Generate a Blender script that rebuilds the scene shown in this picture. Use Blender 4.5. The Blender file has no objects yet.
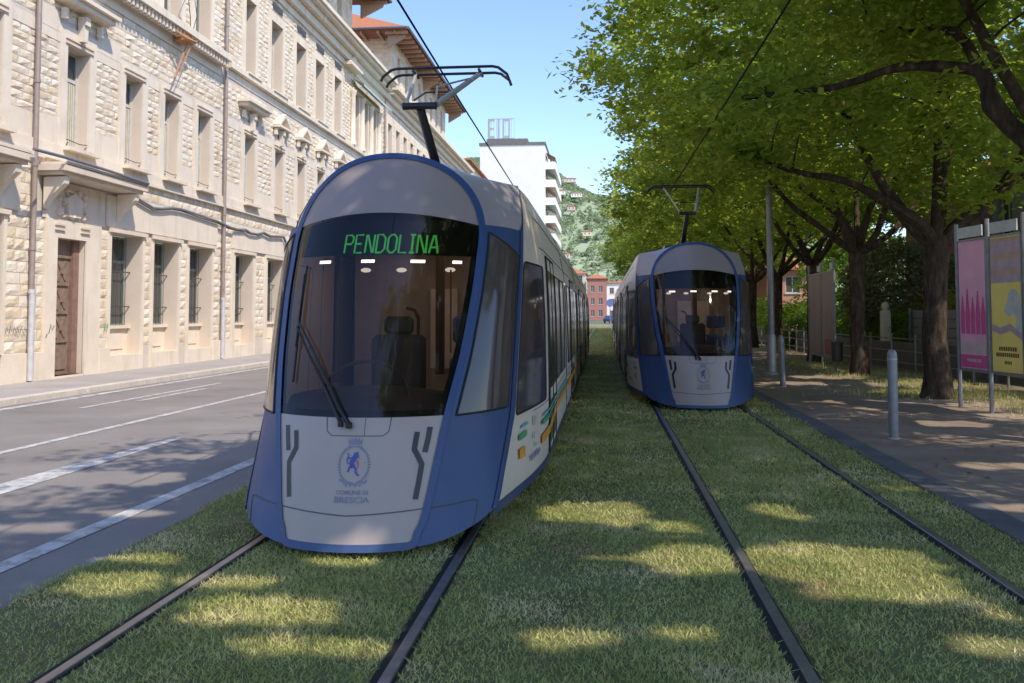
import bpy, bmesh, math, random
import numpy as np
from mathutils import Vector, Matrix
PI=math.pi
rnd=random.Random(7)
scene=bpy.context.scene
COL=scene.collection
# ---------------------------------------------------------------- materials
def lerp(a,b,t): return a+(b-a)*t
def newmat(name):
    m=bpy.data.materials.new(name); m.use_nodes=True
    nt=m.node_tree; b=nt.nodes['Principled BSDF']
    return m,nt,b
def N(nt,t,**k):
    n=nt.nodes.new(t)
    for a,v in k.items(): setattr(n,a,v)
    return n
def ramp(nt,fac,stops):
    r=N(nt,'ShaderNodeValToRGB'); e=r.color_ramp.elements
    while len(e)<len(stops): e.new(.5)
    for i,(p,c) in enumerate(stops):
        e[i].position=p; e[i].color=(*c,1) if len(c)==3 else c
    nt.links.new(fac,r.inputs[0]); return r.outputs[0]
def coords(nt,scale=(1,1,1),kind='Object'):
    tc=N(nt,'ShaderNodeTexCoord'); mp=N(nt,'ShaderNodeMapping'); mp.inputs['Scale'].default_value=scale
    nt.links.new(tc.outputs[kind],mp.inputs[0]); return mp.outputs[0]
def geo_pos(nt,scale=(1,1,1)):
    g=N(nt,'ShaderNodeNewGeometry'); mp=N(nt,'ShaderNodeMapping'); mp.inputs['Scale'].default_value=scale
    nt.links.new(g.outputs['Position'],mp.inputs[0]); return mp.outputs[0]
def noise(nt,vec,scale,detail=5,rough=.6,dist=0):
    n=N(nt,'ShaderNodeTexNoise'); n.inputs['Scale'].default_value=scale; n.inputs['Detail'].default_value=detail
    n.inputs['Roughness'].default_value=rough; n.inputs['Distortion'].default_value=dist
    nt.links.new(vec,n.inputs['Vector']); return n.outputs['Fac']
def mixc(nt,f,a,b,mode='MIX'):
    m=N(nt,'ShaderNodeMix',data_type='RGBA',blend_type=mode)
    for s,v in ((m.inputs[0],f),(m.inputs[6],a),(m.inputs[7],b)):
        if hasattr(v,'default_value') or hasattr(v,'links'): nt.links.new(v,s)
        else: s.default_value=v if not isinstance(v,tuple) else ((*v,1) if len(v)==3 else v)
    return m.outputs[2]
def bump(nt,b,h,strength=.4,dist=.02):
    n=N(nt,'ShaderNodeBump'); n.inputs['Strength'].default_value=strength; n.inputs['Distance'].default_value=dist
    nt.links.new(h,n.inputs['Height']); nt.links.new(n.outputs[0],b.inputs['Normal'])
def simple(name,c,rough=.6,metal=0,var=.12,scale=6,bmp=0,spec=.5,coat=0,emit=None,es=0):
    m,nt,b=newmat(name)
    v=geo_pos(nt); f=noise(nt,v,scale,4)
    a=tuple(x*(1-var) for x in c); d=tuple(min(1,x*(1+var)) for x in c)
    nt.links.new(ramp(nt,f,[(.3,a),(.7,d)]),b.inputs['Base Color'])
    b.inputs['Roughness'].default_value=rough; b.inputs['Metallic'].default_value=metal
    b.inputs['Specular IOR Level'].default_value=spec
    if coat: b.inputs['Coat Weight'].default_value=coat; b.inputs['Coat Roughness'].default_value=.08
    if bmp: bump(nt,b,noise(nt,v,scale*8,4),bmp,.01)
    if emit: b.inputs['Emission Color'].default_value=(*emit,1); b.inputs['Emission Strength'].default_value=es
    return m
M={}
def paint(name,c,dirt=(.25,.22,.18),amt=.25,rough=.28):
    m,nt,b=newmat(name)
    v=coords(nt,(1,1,1)); g=N(nt,'ShaderNodeSeparateXYZ'); nt.links.new(v,g.inputs[0])
    f=noise(nt,v,2.2,6,.65); f2=noise(nt,coords(nt,(3,3,.35)),6,5,.7)
    low=N(nt,'ShaderNodeMapRange'); low.inputs[1].default_value=.75; low.inputs[2].default_value=.05
    nt.links.new(g.outputs[2],low.inputs[0])
    mu=N(nt,'ShaderNodeMath',operation='MULTIPLY'); nt.links.new(low.outputs[0],mu.inputs[0]); nt.links.new(f2,mu.inputs[1])
    ad=N(nt,'ShaderNodeMath',operation='MULTIPLY_ADD'); nt.links.new(mu.outputs[0],ad.inputs[0]); ad.inputs[1].default_value=amt*1.6; ad.inputs[2].default_value=amt*.12
    base=ramp(nt,f,[(.3,tuple(x*.93 for x in c)),(.7,tuple(min(1,x*1.05) for x in c))])
    nt.links.new(mixc(nt,ad.outputs[0],base,dirt),b.inputs['Base Color'])
    rr=N(nt,'ShaderNodeMapRange'); rr.inputs[3].default_value=rough; rr.inputs[4].default_value=rough+.22
    nt.links.new(f,rr.inputs[0]); nt.links.new(rr.outputs[0],b.inputs['Roughness'])
    b.inputs['Coat Weight'].default_value=.06; b.inputs['Coat Roughness'].default_value=.12
    return m
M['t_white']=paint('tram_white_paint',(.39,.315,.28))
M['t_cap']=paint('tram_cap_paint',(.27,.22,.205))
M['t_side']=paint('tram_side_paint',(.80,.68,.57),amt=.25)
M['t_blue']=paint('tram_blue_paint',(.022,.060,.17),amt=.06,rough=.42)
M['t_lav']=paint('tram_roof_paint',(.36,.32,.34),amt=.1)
M['t_dark']=simple('dark_rubber',(.012,.012,.013),.6)
M['t_seam']=simple('panel_gap',(.09,.09,.10),.7)
M['black']=simple('black_plastic',(.01,.01,.011),.35)
M['steel_l']=simple('light_steel',(.42,.40,.37),.5,.3)
def glassy(name,c,rough=.06):
    m,nt,b=newmat(name)
    b.inputs['Base Color'].default_value=(*c,1); 
    f=noise(nt,coords(nt),3,4)
    rr=N(nt,'ShaderNodeMapRange'); rr.inputs[3].default_value=rough*.6; rr.inputs[4].default_value=rough*1.8
    nt.links.new(f,rr.inputs[0]); nt.links.new(rr.outputs[0],b.inputs['Roughness'])
    b.inputs['IOR'].default_value=1.5; return m
M['t_glass']=glassy('dark_side_glass',(.075,.060,.055))
M['t_glass2']=glassy('painted_reflection_glass',(.34,.30,.27),.10)  # pale base colour imitates bright sky reflected in the side windows
def tinted(name,tint,gl=.09):
    m=bpy.data.materials.new(name); m.use_nodes=True; nt=m.node_tree; nt.nodes.clear()
    o=N(nt,'ShaderNodeOutputMaterial'); t=N(nt,'ShaderNodeBsdfTransparent'); t.inputs[0].default_value=(*tint,1)
    g=N(nt,'ShaderNodeBsdfGlossy'); g.inputs['Roughness'].default_value=.04
    fr=N(nt,'ShaderNodeFresnel'); fr.inputs['IOR'].default_value=1.5
    mx=N(nt,'ShaderNodeMixShader'); nt.links.new(fr.outputs[0],mx.inputs[0]); nt.links.new(t.outputs[0],mx.inputs[1]); nt.links.new(g.outputs[0],mx.inputs[2])
    nt.links.new(mx.outputs[0],o.inputs[0]); return m
M['windscreen']=tinted('tinted_windscreen',(.60,.54,.51))
M['lamp_on']=simple('lit_lamp',(.9,.9,.85),.5,emit=(1,.97,.88),es=3)
M['led']=simple('green_led',(.02,.3,.05),.5,emit=(.07,.60,.10),es=.62)
M['int_dark']=simple('cabin_dark',(.12,.09,.078),.8)
M['int_wall']=simple('cabin_wall',(.42,.34,.30),.8)
M['int_view']=simple('pale_window_view',(.75,.66,.56),.7)
M['int_blue']=simple('seat_blue',(.12,.17,.36),.8)
M['int_brown']=simple('cabin_brown',(.12,.075,.055),.5)
M['orange_rail']=simple('orange_rail',(.60,.20,.07),.5)
M['cab_fill_strip']=simple('cab_fill_glow',(.8,.8,.8),.5,emit=(1,.93,.85),es=2.6)
M['grey_print']=simple('faded_grey_print',(.20,.205,.26),.6)
M['blue_print']=simple('blue_print',(.05,.08,.30),.6)
M['red_print']=simple('red_print',(.5,.10,.12),.6)
M['orange']=simple('orange_vinyl',(.75,.33,.04),.5)
M['green']=simple('green_vinyl',(.06,.36,.16),.5)
M['teal']=simple('teal_vinyl',(.12,.42,.46),.5)
M['violet']=simple('violet_vinyl',(.18,.13,.30),.5)
# ---------------------------------------------------------------- mesh helpers
class MB:
    def __init__(s): s.v=[]; s.f=[]
    def add(s,vs,fs):
        o=len(s.v); s.v+=[tuple(p) for p in vs]; s.f+=[tuple(i+o for i in f) for f in fs]; return s
    def quad(s,a,b,c,d): return s.add([a,b,c,d],[(0,1,2,3)])
    def box(s,x0,x1,y0,y1,z0,z1):
        if x0>x1:x0,x1=x1,x0
        if y0>y1:y0,y1=y1,y0
        v=[(x,y,z) for z in(z0,z1) for y in(y0,y1) for x in(x0,x1)]
        return s.add(v,[(0,2,3,1),(4,5,7,6),(0,1,5,4),(2,6,7,3),(0,4,6,2),(1,3,7,5)])
    def bbox(s,x0,x1,y0,y1,z0,z1,b=.01):
        """box with chamfered edges (via three nested loops)"""
        if x0>x1:x0,x1=x1,x0
        if y0>y1:y0,y1=y1,y0
        def ring(z,i): return [(x0+i,y0+b,z),(x0+b,y0+i,z),(x1-b,y0+i,z),(x1-i,y0+b,z),(x1-i,y1-b,z),(x1-b,y1-i,z),(x0+b,y1-i,z),(x0+i,y1-b,z)]
        rs=[ring(z0,b),ring(z0+b,0),ring(z1-b,0),ring(z1,b)]
        v=[p for r in rs for p in r]; f=[tuple(range(7,-1,-1)),tuple(24+i for i in range(8))]
        for k in range(3):
            for i in range(8):
                j=(i+1)%8; f.append((k*8+i,k*8+j,k*8+8+j,k*8+8+i))
        return s.add(v,f)
    def tube(s,pts,r,n=8,cap=True,closed=False):
        pts=[Vector(p) for p in pts]; m=len(pts)
        rs=r if isinstance(r,(list,tuple)) else [r]*m
        up=None; vs=[]
        for i,p in enumerate(pts):
            d=(pts[min(i+1,m-1)]-pts[max(i-1,0)]).normalized()
            if up is None:
                up=Vector((0,0,1)) if abs(d.z)<.9 else Vector((1,0,0))
            a=d.cross(up).normalized(); up=a.cross(d).normalized()
            for k in range(n):
                t=2*PI*k/n; vs.append(p+(a*math.cos(t)+up*math.sin(t))*rs[i])
        fs=[]
        for i in range(m-1):
            for k in range(n):
                j=(k+1)%n; fs.append((i*n+k,i*n+j,(i+1)*n+j,(i+1)*n+k))
        if cap: fs+= [tuple(range(n-1,-1,-1)),tuple((m-1)*n+k for k in range(n))]
        return s.add(vs,fs)
    def lathe(s,c,prof,n=16):
        vs=[];fs=[]
        for r,z in prof:
            for k in range(n): t=2*PI*k/n; vs.append((c[0]+r*math.cos(t),c[1]+r*math.sin(t),c[2]+z))
        for i in range(len(prof)-1):
            for k in range(n):
                j=(k+1)%n; fs.append((i*n+k,i*n+j,(i+1)*n+j,(i+1)*n+k))
        fs+=[tuple(range(n-1,-1,-1)),tuple((len(prof)-1)*n+k for k in range(n))]
        return s.add(vs,fs)
    def grid(s,fn,nu,nv):
        vs=[fn(i/nu,j/nv) for j in range(nv+1) for i in range(nu+1)]
        fs=[(j*(nu+1)+i,j*(nu+1)+i+1,(j+1)*(nu+1)+i+1,(j+1)*(nu+1)+i) for j in range(nv) for i in range(nu)]
        return s.add(vs,fs)
    def build(s,name,mat,parent=None,smooth=False,kind=None):
        me=bpy.data.meshes.new(name); me.from_pydata(s.v,[],s.f); me.update()
        bm=bmesh.new(); bm.from_mesh(me)
        bmesh.ops.recalc_face_normals(bm,faces=bm.faces) if len(s.f)<60000 and smooth!='keep' else None
        bm.to_mesh(me); bm.free()
        if mat: me.materials.append(M[mat] if isinstance(mat,str) else mat)
        if smooth:
            me.polygons.foreach_set('use_smooth',[True]*len(me.polygons))
            try: me.set_sharp_from_angle(angle=math.radians(38))
            except Exception: pass
        o=bpy.data.objects.new(name,me); COL.objects.link(o)
        if parent: o.parent=parent
        if kind: o['kind']=kind
        return o
def np_mesh(name,V,F,mat,parent=None,nside=4):
    me=bpy.data.meshes.new(name); V=np.asarray(V,dtype=np.float32); F=np.asarray(F,dtype=np.int32)
    me.vertices.add(len(V)); me.vertices.foreach_set('co',V.ravel())
    me.loops.add(F.size); me.loops.foreach_set('vertex_index',F.ravel())
    me.polygons.add(len(F)); me.polygons.foreach_set('loop_start',np.arange(0,F.size,nside,dtype=np.int32))
    me.update(calc_edges=True); me.validate()
    me.materials.append(M[mat]); o=bpy.data.objects.new(name,me); COL.objects.link(o)
    if parent: o.parent=parent
    return o
def empty(name,loc=(0,0,0),rz=0):
    o=bpy.data.objects.new(name,None); o.location=loc; o.rotation_euler=(0,0,rz); COL.objects.link(o); return o
def tag(o,label,cat,group=None,kind=None):
    o['label']=label; o['category']=cat
    if group: o['group']=group
    if kind: o['kind']=kind
    return o
def kids(o): return [c for c in bpy.data.objects if c.parent==o]
def copy_tree(o,parent=None):
    c=o.copy(); COL.objects.link(c); c.parent=parent
    for ch in kids(o): copy_tree(ch,c)
    return c
def itp(l,w):
    if w<=l[0][0]: return l[0][1]
    for a,b in zip(l,l[1:]):
        if w<=b[0]: return a[1]+(b[1]-a[1])*(w-a[0])/(b[0]-a[0])
    return l[-1][1]
def text_polys(txt,size,font_scale=(1,1),extr=0):
    """flat text as vertices and faces, centred on x, baseline at 0"""
    cu=bpy.data.curves.new('lettering','FONT'); cu.body=txt; cu.size=size; cu.align_x='CENTER'; cu.extrude=extr
    cu.resolution_u=2; cu.offset=size*.022
    o=bpy.data.objects.new('lettering',cu); COL.objects.link(o)
    bpy.context.view_layer.update()
    dg=bpy.context.evaluated_depsgraph_get(); me=bpy.data.meshes.new_from_object(o.evaluated_get(dg))
    vs=[(v.co.x*font_scale[0],v.co.y*font_scale[1]) for v in me.vertices]; fs=[tuple(p.vertices) for p in me.polygons]
    bpy.data.objects.remove(o); bpy.data.meshes.remove(me); bpy.data.curves.remove(cu)
    return vs,fs
# ---------------------------------------------------------------- tram
LEAN=[(.05,.09),(.96,.32),(1.86,.74),(2.43,1.05),(3.07,1.42)]
BULG=[(.05,.58),(.96,.58),(1.86,.58),(2.43,.57),(3.07,.6)]
def smooth_itp(l,w):
    # average of three samples softens the kinks of the piecewise curve
    return (itp(l,w-.09)+2*itp(l,w)+itp(l,w+.09))/4 if l[0][0]+.1<w<l[-1][0]-.1 else itp(l,w)
def vf(u,w): return smooth_itp(LEAN,w)+itp(BULG,w)*u*u
AO=[(.05,.50),(.33,.57),(.96,.67),(1.36,.745),(1.86,.80),(2.3,.82)]
def a_out(w):
    if w<=2.3: return smooth_itp(AO,w) if w<2.15 else itp(AO,w)
    t=min(1,(w-2.3)/.77); return .82*(max(0,1-t**2.2))**(1/2.2)
def outline():
    pts=[(0,.06),(.15,.06),(.3,.06),(.43,.062),(.475,.075),(.502,.115),(.512,.16)]
    w=.22
    while w<2.28: pts.append((a_out(w),w)); w+=.1
    for k in range(0,19):
        th=k/18*PI/2; pts.append((.82*math.cos(th)**(2/2.2) if k<18 else 0,2.3+.77*math.sin(th)**(2/2.2)))
    return pts
OUTL=outline()
def offs(pts,d):
    out=[]
    for i,p in enumerate(pts):
        a=pts[max(0,i-1)]; b=pts[min(len(pts)-1,i+1)]
        tx,ty=b[0]-a[0],b[1]-a[1]; l=math.hypot(tx,ty)
        nx,ny=-ty/l,tx/l
        if i==0 or i==len(pts)-1: nx=0; ny=1 if i==0 else -1
        out.append((max(0,p[0]+nx*d),p[1]+ny*d))
    return out
INL=offs(OUTL,.05)
def a_in(w):
    for (u0,w0),(u1,w1) in zip(INL,INL[1:]):
        if min(w0,w1)<=w<=max(w0,w1) and abs(w1-w0)>1e-6 and (u0>.3 or w>2.5):
            return u0+(u1-u0)*(w-w0)/(w1-w0)
    return .46 if w<.3 else 0.0
PV=[(.06,.62),(.9,1.38),(2.2,1.9),(2.6,2.15),(2.92,2.45),(3.03,2.5)]
PH=[(.06,.935),(.3,.985),(.9,1.05),(2.2,1.07),(2.6,1.05),(2.92,.99)]
HH=[(.06,1.16),(.16,1.205),(.3,1.225),(1.0,1.225),(1.7,1.215),(2.25,1.19),(2.4,1.165),(2.65,1.11),(2.9,1.02)]
def side(v,w):
    pv=itp(PV,w); ph=itp(PH,w); h=itp(HH,w)
    t=max(0,min(1,(v-pv)/(3.4-pv))); return ph+(h-ph)*math.sin(t*PI/2)
def front(u,w,o=0):  # o: proud of the surface, towards the front
    return (u,vf(u,w)-o,w)
def Fp(w): a=a_out(w) if w>.17 else itp([(.06,.43),(.075,.475),(.115,.503),(.17,.518)],w); return Vector((a,vf(a,w),w))
def Pp(w): return Vector((itp(PH,w),itp(PV,w),w))
def facet(r,w,o=0):
    a=Fp(w); b=Pp(w); p=a.lerp(b,r)
    bul=.05*math.sin(PI*r); n=Vector((.75,-.66,0))
    return p+n*(bul+o)
def fill(w0,w1,o,arc0=0,arc1=0,nr=24,nc=24,shrink=0):
    mb=MB()
    def fn(i,j):
        wr=lerp(w0,w1,j); s=i*2-1
        a=max(0,a_in(min(wr,3.015))-shrink)
        w=wr+lerp(arc0,arc1,j)*(1-s*s); u=s*a
        return front(u,w,o)
    return mb.grid(fn,nc,nr)
def conform(vs,fs,cu,cw,o=.006,slant=0):
    mb=MB(); mb.add([front(cu+x,cw+y,o) for x,y in vs],fs); return mb
def ribbon2(pts,wd):
    """flat ribbon of quads along a 2-D polyline"""
    n=len(pts); L=[];R=[]
    for i,p in enumerate(pts):
        a=pts[max(0,i-1)];b=pts[min(n-1,i+1)]; tx,ty=b[0]-a[0],b[1]-a[1]; l=math.hypot(tx,ty) or 1
        L.append((p[0]-ty/l*wd/2,p[1]+tx/l*wd/2)); R.append((p[0]+ty/l*wd/2,p[1]-tx/l*wd/2))
    return L+R,[(i,i+1,n+i+1,n+i) for i in range(n-1)]
def dens(pts,k=4):
    out=[]
    for a,b in zip(pts,pts[1:]):
        for i in range(k): out.append((lerp(a[0],b[0],i/k),lerp(a[1],b[1],i/k)))
    return out+[pts[-1]]
def build_tram():
    T=empty('tram')
    # ---- nose
    fr=MB()
    for sg in(1,-1):
        o=[(sg*u,w) for u,w in OUTL]; i_=[(sg*u,w) for u,w in INL]
        n=len(o)
        O=[front(u,w,.012) for u,w in o]; I=[front(u,w,.012) for u,w in i_]; B=[front(u,w,-.03) for u,w in o]; IB=[front(u,w,-.02) for u,w in i_]
        vs=O+I+B+IB; fs=[]
        for k in range(n-1):
            fs+=[(k,k+1,n+k+1,n+k),(k,k+1,2*n+k+1,2*n+k),(n+k,n+k+1,3*n+k+1,3*n+k)]
        fr.add(vs,fs)
    fr.build('front_frame','t_blue',T,True)
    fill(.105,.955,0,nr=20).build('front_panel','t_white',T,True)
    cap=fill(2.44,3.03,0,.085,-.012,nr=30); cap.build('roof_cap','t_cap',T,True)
    ws=fill(.955,2.44,-.004,0,.085,nr=30).build('windscreen','windscreen',T,True)
    # black ceramic border behind the glass
    fb=MB()
    def strip(f): fb.grid(f,2,30)
    for sg in(1,-1):
        strip(lambda i,j:front(sg*(a_in(lerp(.955,2.44,j))-.045*i),lerp(.955,2.44,j),-.009))
    fb.grid(lambda i,j:front((i*2-1)*(a_in(lerp(2.17,2.44,j))-.04),lerp(2.17,2.44,j)+.085*j*(1-(i*2-1)**2),-.06),24,6)
    fb.grid(lambda i,j:front((i*2-1)*(a_in(lerp(.955,1.0,j))-.04),lerp(.955,1.0,j),-.009),24,2)
    fb.build('glass_border','black',T,True)
    G={'P':[[(0,0),(0,1),(.7,1),(.95,.88),(.95,.62),(.7,.5),(0,.5)]],'E':[[(.9,1),(0,1),(0,0),(.9,0)],[(0,.5),(.75,.5)]],'N':[[(0,0),(0,1),(.12,1),(.83,0),(.95,0),(.95,1)]],
     'D':[[(0,0),(0,1),(.6,1),(.95,.8),(.95,.2),(.6,0),(-.07,0)]],'O':[[(.3,0),(0,.18),(0,.82),(.3,1),(.65,1),(.95,.82),(.95,.18),(.65,0),(.23,0)]],'L':[[(0,1),(0,0),(.85,0)]],
     'I':[[(0,1),(1,1)],[(.5,1),(.5,0)],[(0,0),(1,0)]],'A':[[(0,0),(.38,1),(.55,1),(.95,0)],[(.14,.32),(.80,.32)]]}
    tm=MB(); x0=-.285; cwid=.066; gap=.0205; hh=.150
    for ch in 'PENDOLINA':
        cwid=.040 if ch=='I' else .0700
        for st in G[ch]:
            v2,f2=ribbon2([(x0+p[0]*cwid,2.190+p[1]*hh) for p in st],.0155); tm.add([front(a,b,-.052) for a,b in v2],f2)
        x0+=cwid+gap-(.010 if ch=='L' else 0)
    # outline strokes to give the letters LED weight
    disp=tm.build('route_display','led',T)
    # seams
    sm=MB(); v2,f2=ribbon2([(u,.325-.03*(1-abs(u)/.54)) for u in [(-.535+1.07*i/24) for i in range(25)]],.009); sm.add([front(a,b,.003) for a,b in v2],f2)
    hat=[(-.20,.955),(-.19,.86),(-.15,.83),(.22,.83),(.26,.86),(.27,.955)]
    v2,f2=ribbon2(dens(hat,5),.006); sm.add([front(a,b,.003) for a,b in v2],f2)
    v2,f2=ribbon2([(.09,.83),(.09,.89),(.09,.955)],.004); sm.add([front(a,b,.003) for a,b in v2],f2)
    sm.build('panel_seam','t_seam',T)
    for sg in(1,-1):
        v2,f2=ribbon2(dens([(sg*.535,.88),(sg*.525,.80),(sg*.508,.705)],4),.036); mb=MB(); mb.add([front(a,b,.005) for a,b in v2],f2)
        v2,f2=ribbon2(dens([(sg*.452,.85),(sg*.445,.80),(sg*.438,.73),(sg*.465,.68),(sg*.492,.625),(sg*.480,.52),(sg*.462,.39)],4),.036); mb.add([front(a,b,.005) for a,b in v2],f2)
        mb.build('headlight','black',T)
    # crest and lettering
    C=MB(); 
    for s_ in(1,-1):
        for k in range(17):
            t=-PI/2+.25+k/16*(PI-.6); cx=s_*.108*math.cos(t); cy=.125*math.sin(t)
            for d in(-.45,.45):
                a=t*1+PI/2+d; dx=math.cos(a)*.019*s_; dy=math.sin(a)*.019
                C.add([front(.03+p[0],.635+p[1],.005) for p in [(cx,cy),(cx+dx*.6+dy*.3,cy+dy*.6-dx*.3),(cx+dx,cy+dy),(cx+dx*.6-dy*.3,cy+dy*.6+dx*.3)]],[(0,1,2,3)])
    cr=[(-.045,-.02),(.045,-.02),(.055,.022),(.036,.008),(.026,.03),(.012,.010),(0,.034),(-.012,.010),(-.026,.03),(-.036,.008),(-.055,.022)]
    C.add([front(.03+x,.79+y,.005) for x,y in cr],[(0,1,3),(1,2,3),(0,3,5),(3,4,5),(0,5,7),(5,6,7),(0,7,9),(7,8,9),(0,9,10)])
    v2,f2=ribbon2([(-.05+.1*i/6,.758) for i in range(7)],.008); C.add([front(.03+a,b,.005) for a,b in v2],f2)
    v2,f2=ribbon2([(-.10+.2*i/16,.528+.008*math.sin(i*1.2)-.02*math.cos((i/16-.5)*PI)) for i in range(17)],.014); C.add([front(.03+a,b,.005) for a,b in v2],f2)
    for cxx in(-.05,-.02,.02,.05):
        v2,f2=ribbon2([(cxx,.505),(cxx+.008,.497),(cxx,.489)],.009); C.add([front(.03+a,b,.005) for a,b in v2],f2)
    C.build('city_crest','grey_print',T)
    lion=MB()
    def bl(pts,wd): 
        v2,f2=ribbon2(pts,wd); lion.add([front(.03+a,b,.006) for a,b in v2],f2)
    bl([(.012,.72),(.016,.705),(.008,.688)],.032)      # head
    bl([(.012,.70),(-.004,.672),(-.016,.645),(-.002,.618)],.034) # body
    bl([(.002,.682),(.024,.690),(.036,.682)],.010); bl([(-.010,.672),(-.034,.684),(-.046,.674)],.011)
    bl([(-.002,.622),(.018,.606),(.016,.586),(.032,.566),(.044,.568)],.013); bl([(-.014,.632),(-.030,.618),(-.034,.594),(-.046,.590)],.012)
    bl([(-.018,.640),(-.044,.646),(-.052,.668),(-.040,.70),(-.05,.714)],.007)
    lion.build('lion_emblem','blue_print',T)
    rp=MB(); v2,f2=ribbon2([(.022,.668),(.030,.640),(.026,.612)],.012); rp.add([front(.03+a,b,.0055) for a,b in v2],f2)
    for q in(.055,.0): v2,f2=ribbon2([(q+.02,.655),(q+.026,.648)],.006); rp.add([front(.03+a,b,.0055) for a,b in v2],f2)
    rp.build('crest_detail','red_print',T)
    L=MB()
    for s_,sz,y,wdt in(('COMUNE DI',.040,.436,.23),('BRESCIA',.056,.382,.25)):
        vs,fs=text_polys(s_,sz); ww=max(v[0] for v in vs)-min(v[0] for v in vs); k=wdt/ww
        L.add([front(.03+x*k,y+yy,.005) for x,yy in vs],fs)
    L.build('city_lettering','grey_print',T)
    # wipers
    wp=MB()
    def fr3(u,w,o): return Vector(front(u,w,o))
    wp.tube([fr3(-.02,.915,.035),fr3(-.10,1.02,.045),fr3(-.375,1.41,.05),fr3(-.575,1.64,.045)],[.018,.017,.011,.009],8)
    wp.tube([fr3(-.085,.925,.03),fr3(-.15,1.03,.035),fr3(-.44,1.42,.04),fr3(-.582,1.60,.04)],[.015,.014,.009,.008],8)
    wp.lathe(fr3(-.02,.905,.03),[(.024,-.02),(.024,.02),(.015,.025)],10); wp.lathe(fr3(-.085,.915,.03),[(.02,-.02),(.02,.02),(.012,.025)],10)
    wo=wp.build('wiper','black',T,True)
    wb=MB(); wb.tube([fr3(-.600,2.09,.02),fr3(-.585,1.8,.022),fr3(-.572,1.6,.022),fr3(-.54,1.19,.02)],.010,6); wb.tube([fr3(-.605,2.02,.036),fr3(-.583,1.75,.04),fr3(-.566,1.45,.036)],.007,6)
    wb.build('blade','black',wo)
    # ---- blue side facets
    for sg in(1,-1):
        mir=lambda p:(sg*p[0],p[1],p[2])
        mb=MB()
        mb.grid(lambda i,j:mir(facet(i,lerp(.075+.165*i**1.5,2.45,j))),10,30)
        mb.build('nose_side','t_blue',T,True)
        def wtop(r): return 2.40-.22*r
        g=MB(); g.grid(lambda i,j:mir(facet(lerp(.06,.86,i),lerp(.95,wtop(lerp(.06,.86,i)),j),.007)),10,16)
        g.build('corner_window','t_glass',T,True)
        gb=MB(); 
        def eg(r,w): return Vector(mir(facet(r,w,.006)))
        loop=[eg(lerp(.06,.86,i/8),.95) for i in range(9)]+[eg(.86,lerp(.95,wtop(.86),i/8)) for i in range(1,9)]+[eg(lerp(.86,.06,i/8),wtop(lerp(.86,.06,i/8))) for i in range(1,9)]+[eg(.06,lerp(wtop(.06),.95,i/8)) for i in range(1,9)]
        gb.tube(loop,.009,6,False); gb.build('window_seal','t_dark',T,True)
        # seam of the bumper cover
        q=[(0.0,.325),(.25,.33),(.5,.34),(.60,.33),(.64,.27),(.66,.16)]
        s_=MB(); s_.tube([mir(facet(r,w,.001)) for r,w in dens(q,3)],.005,5); s_.build('bumper_seam','t_seam',T)
        # roof fairing between the arch and the body
        F=[];P=[]
        n=16
        for k in range(n+1):
            t=k/n
            th0=math.asin(((2.45-2.3)/.77)**1.1); th=th0+(PI/2-th0)*t
            u=.82*max(0,math.cos(th))**(2/2.2); w=2.3+.77*math.sin(th)**(2/2.2); F.append(Vector((u,vf(u,w),w)))
            if t<.5: w2=lerp(2.45,2.92,t*2); P.append(Vector((itp(PH,w2),itp(PV,w2),w2)))
            else: q_=(t-.5)*2; P.append(Vector((.99*(1-q_),2.45+.06*q_,2.92+.10*math.sin(q_*PI/2))))
        ff=MB(); ff.grid(lambda i,j:mir(F[round(j*n)].lerp(P[round(j*n)],i)),6,n)
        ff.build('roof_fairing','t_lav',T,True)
        pt=MB()
        ws_=[.06+ (2.9-.06)*i/30 for i in range(31)]
        def edge(w,dv,o): pv=itp(PV,w); return (sg*(side(pv+max(dv,0),w)+o if dv>=0 else 0),pv+dv,w)
        def post(i,j):
            w=lerp(.24,2.88,j)
            a=facet(1-.075*(1-i),min(w,2.44),.010) if w<=2.44 else Vector(Pp(w))
            if i<.5 and w<=2.44: return mir(facet(.93,w,.009))
            pv=itp(PV,w)
            if i>.9: return (sg*(side(pv+.05,w)+.008),pv+.05,w)
            return (sg*(itp(PH,w)+.010),pv,w)
        pt.grid(post,2,30); pt.build('corner_post','t_blue',T,True)
    # ---- body modules
    def shell(v0,v1,nose=False,tail=False):
        mb=MB(); sk=MB()
        def fn(sg,wa,wb,o=0):
            def g(i,j):
                w=lerp(wa,wb,j); a=itp(PV,w) if nose else v0
                v=lerp(a,v1,i**1.2 if nose else i); h=side(v,w)
                if tail: h*=1-.18*max(0,(v-v0)/(v1-v0)-.7)/.3
                return (sg*(h+o),v,w)
            return g
        for sg in(1,-1):
            mb.grid(fn(sg,.27,2.9),26 if nose else 10,34)
            sk.grid(fn(sg,.19,.27,.004),26 if nose else 10,4)
        def roof(i,j):
            s=i*2-1; a=2.45 if nose else v0; v=lerp(a,v1,j)
            h=side(v,2.9)
            if tail: h*=1-.18*max(0,(v-v0)/(v1-v0)-.7)/.3
            # rounded shoulder then a nearly flat roof
            return (s*h,v,2.9+.12*(1-abs(s)**3.2))
        mb.grid(roof,14,10)
        if tail:
            mb.quad((-1.0,v1,.1),(1.0,v1,.1),(.84,v1,2.9),(-.84,v1,2.9))
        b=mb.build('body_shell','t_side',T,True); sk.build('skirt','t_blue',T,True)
        sm=MB()
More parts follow.
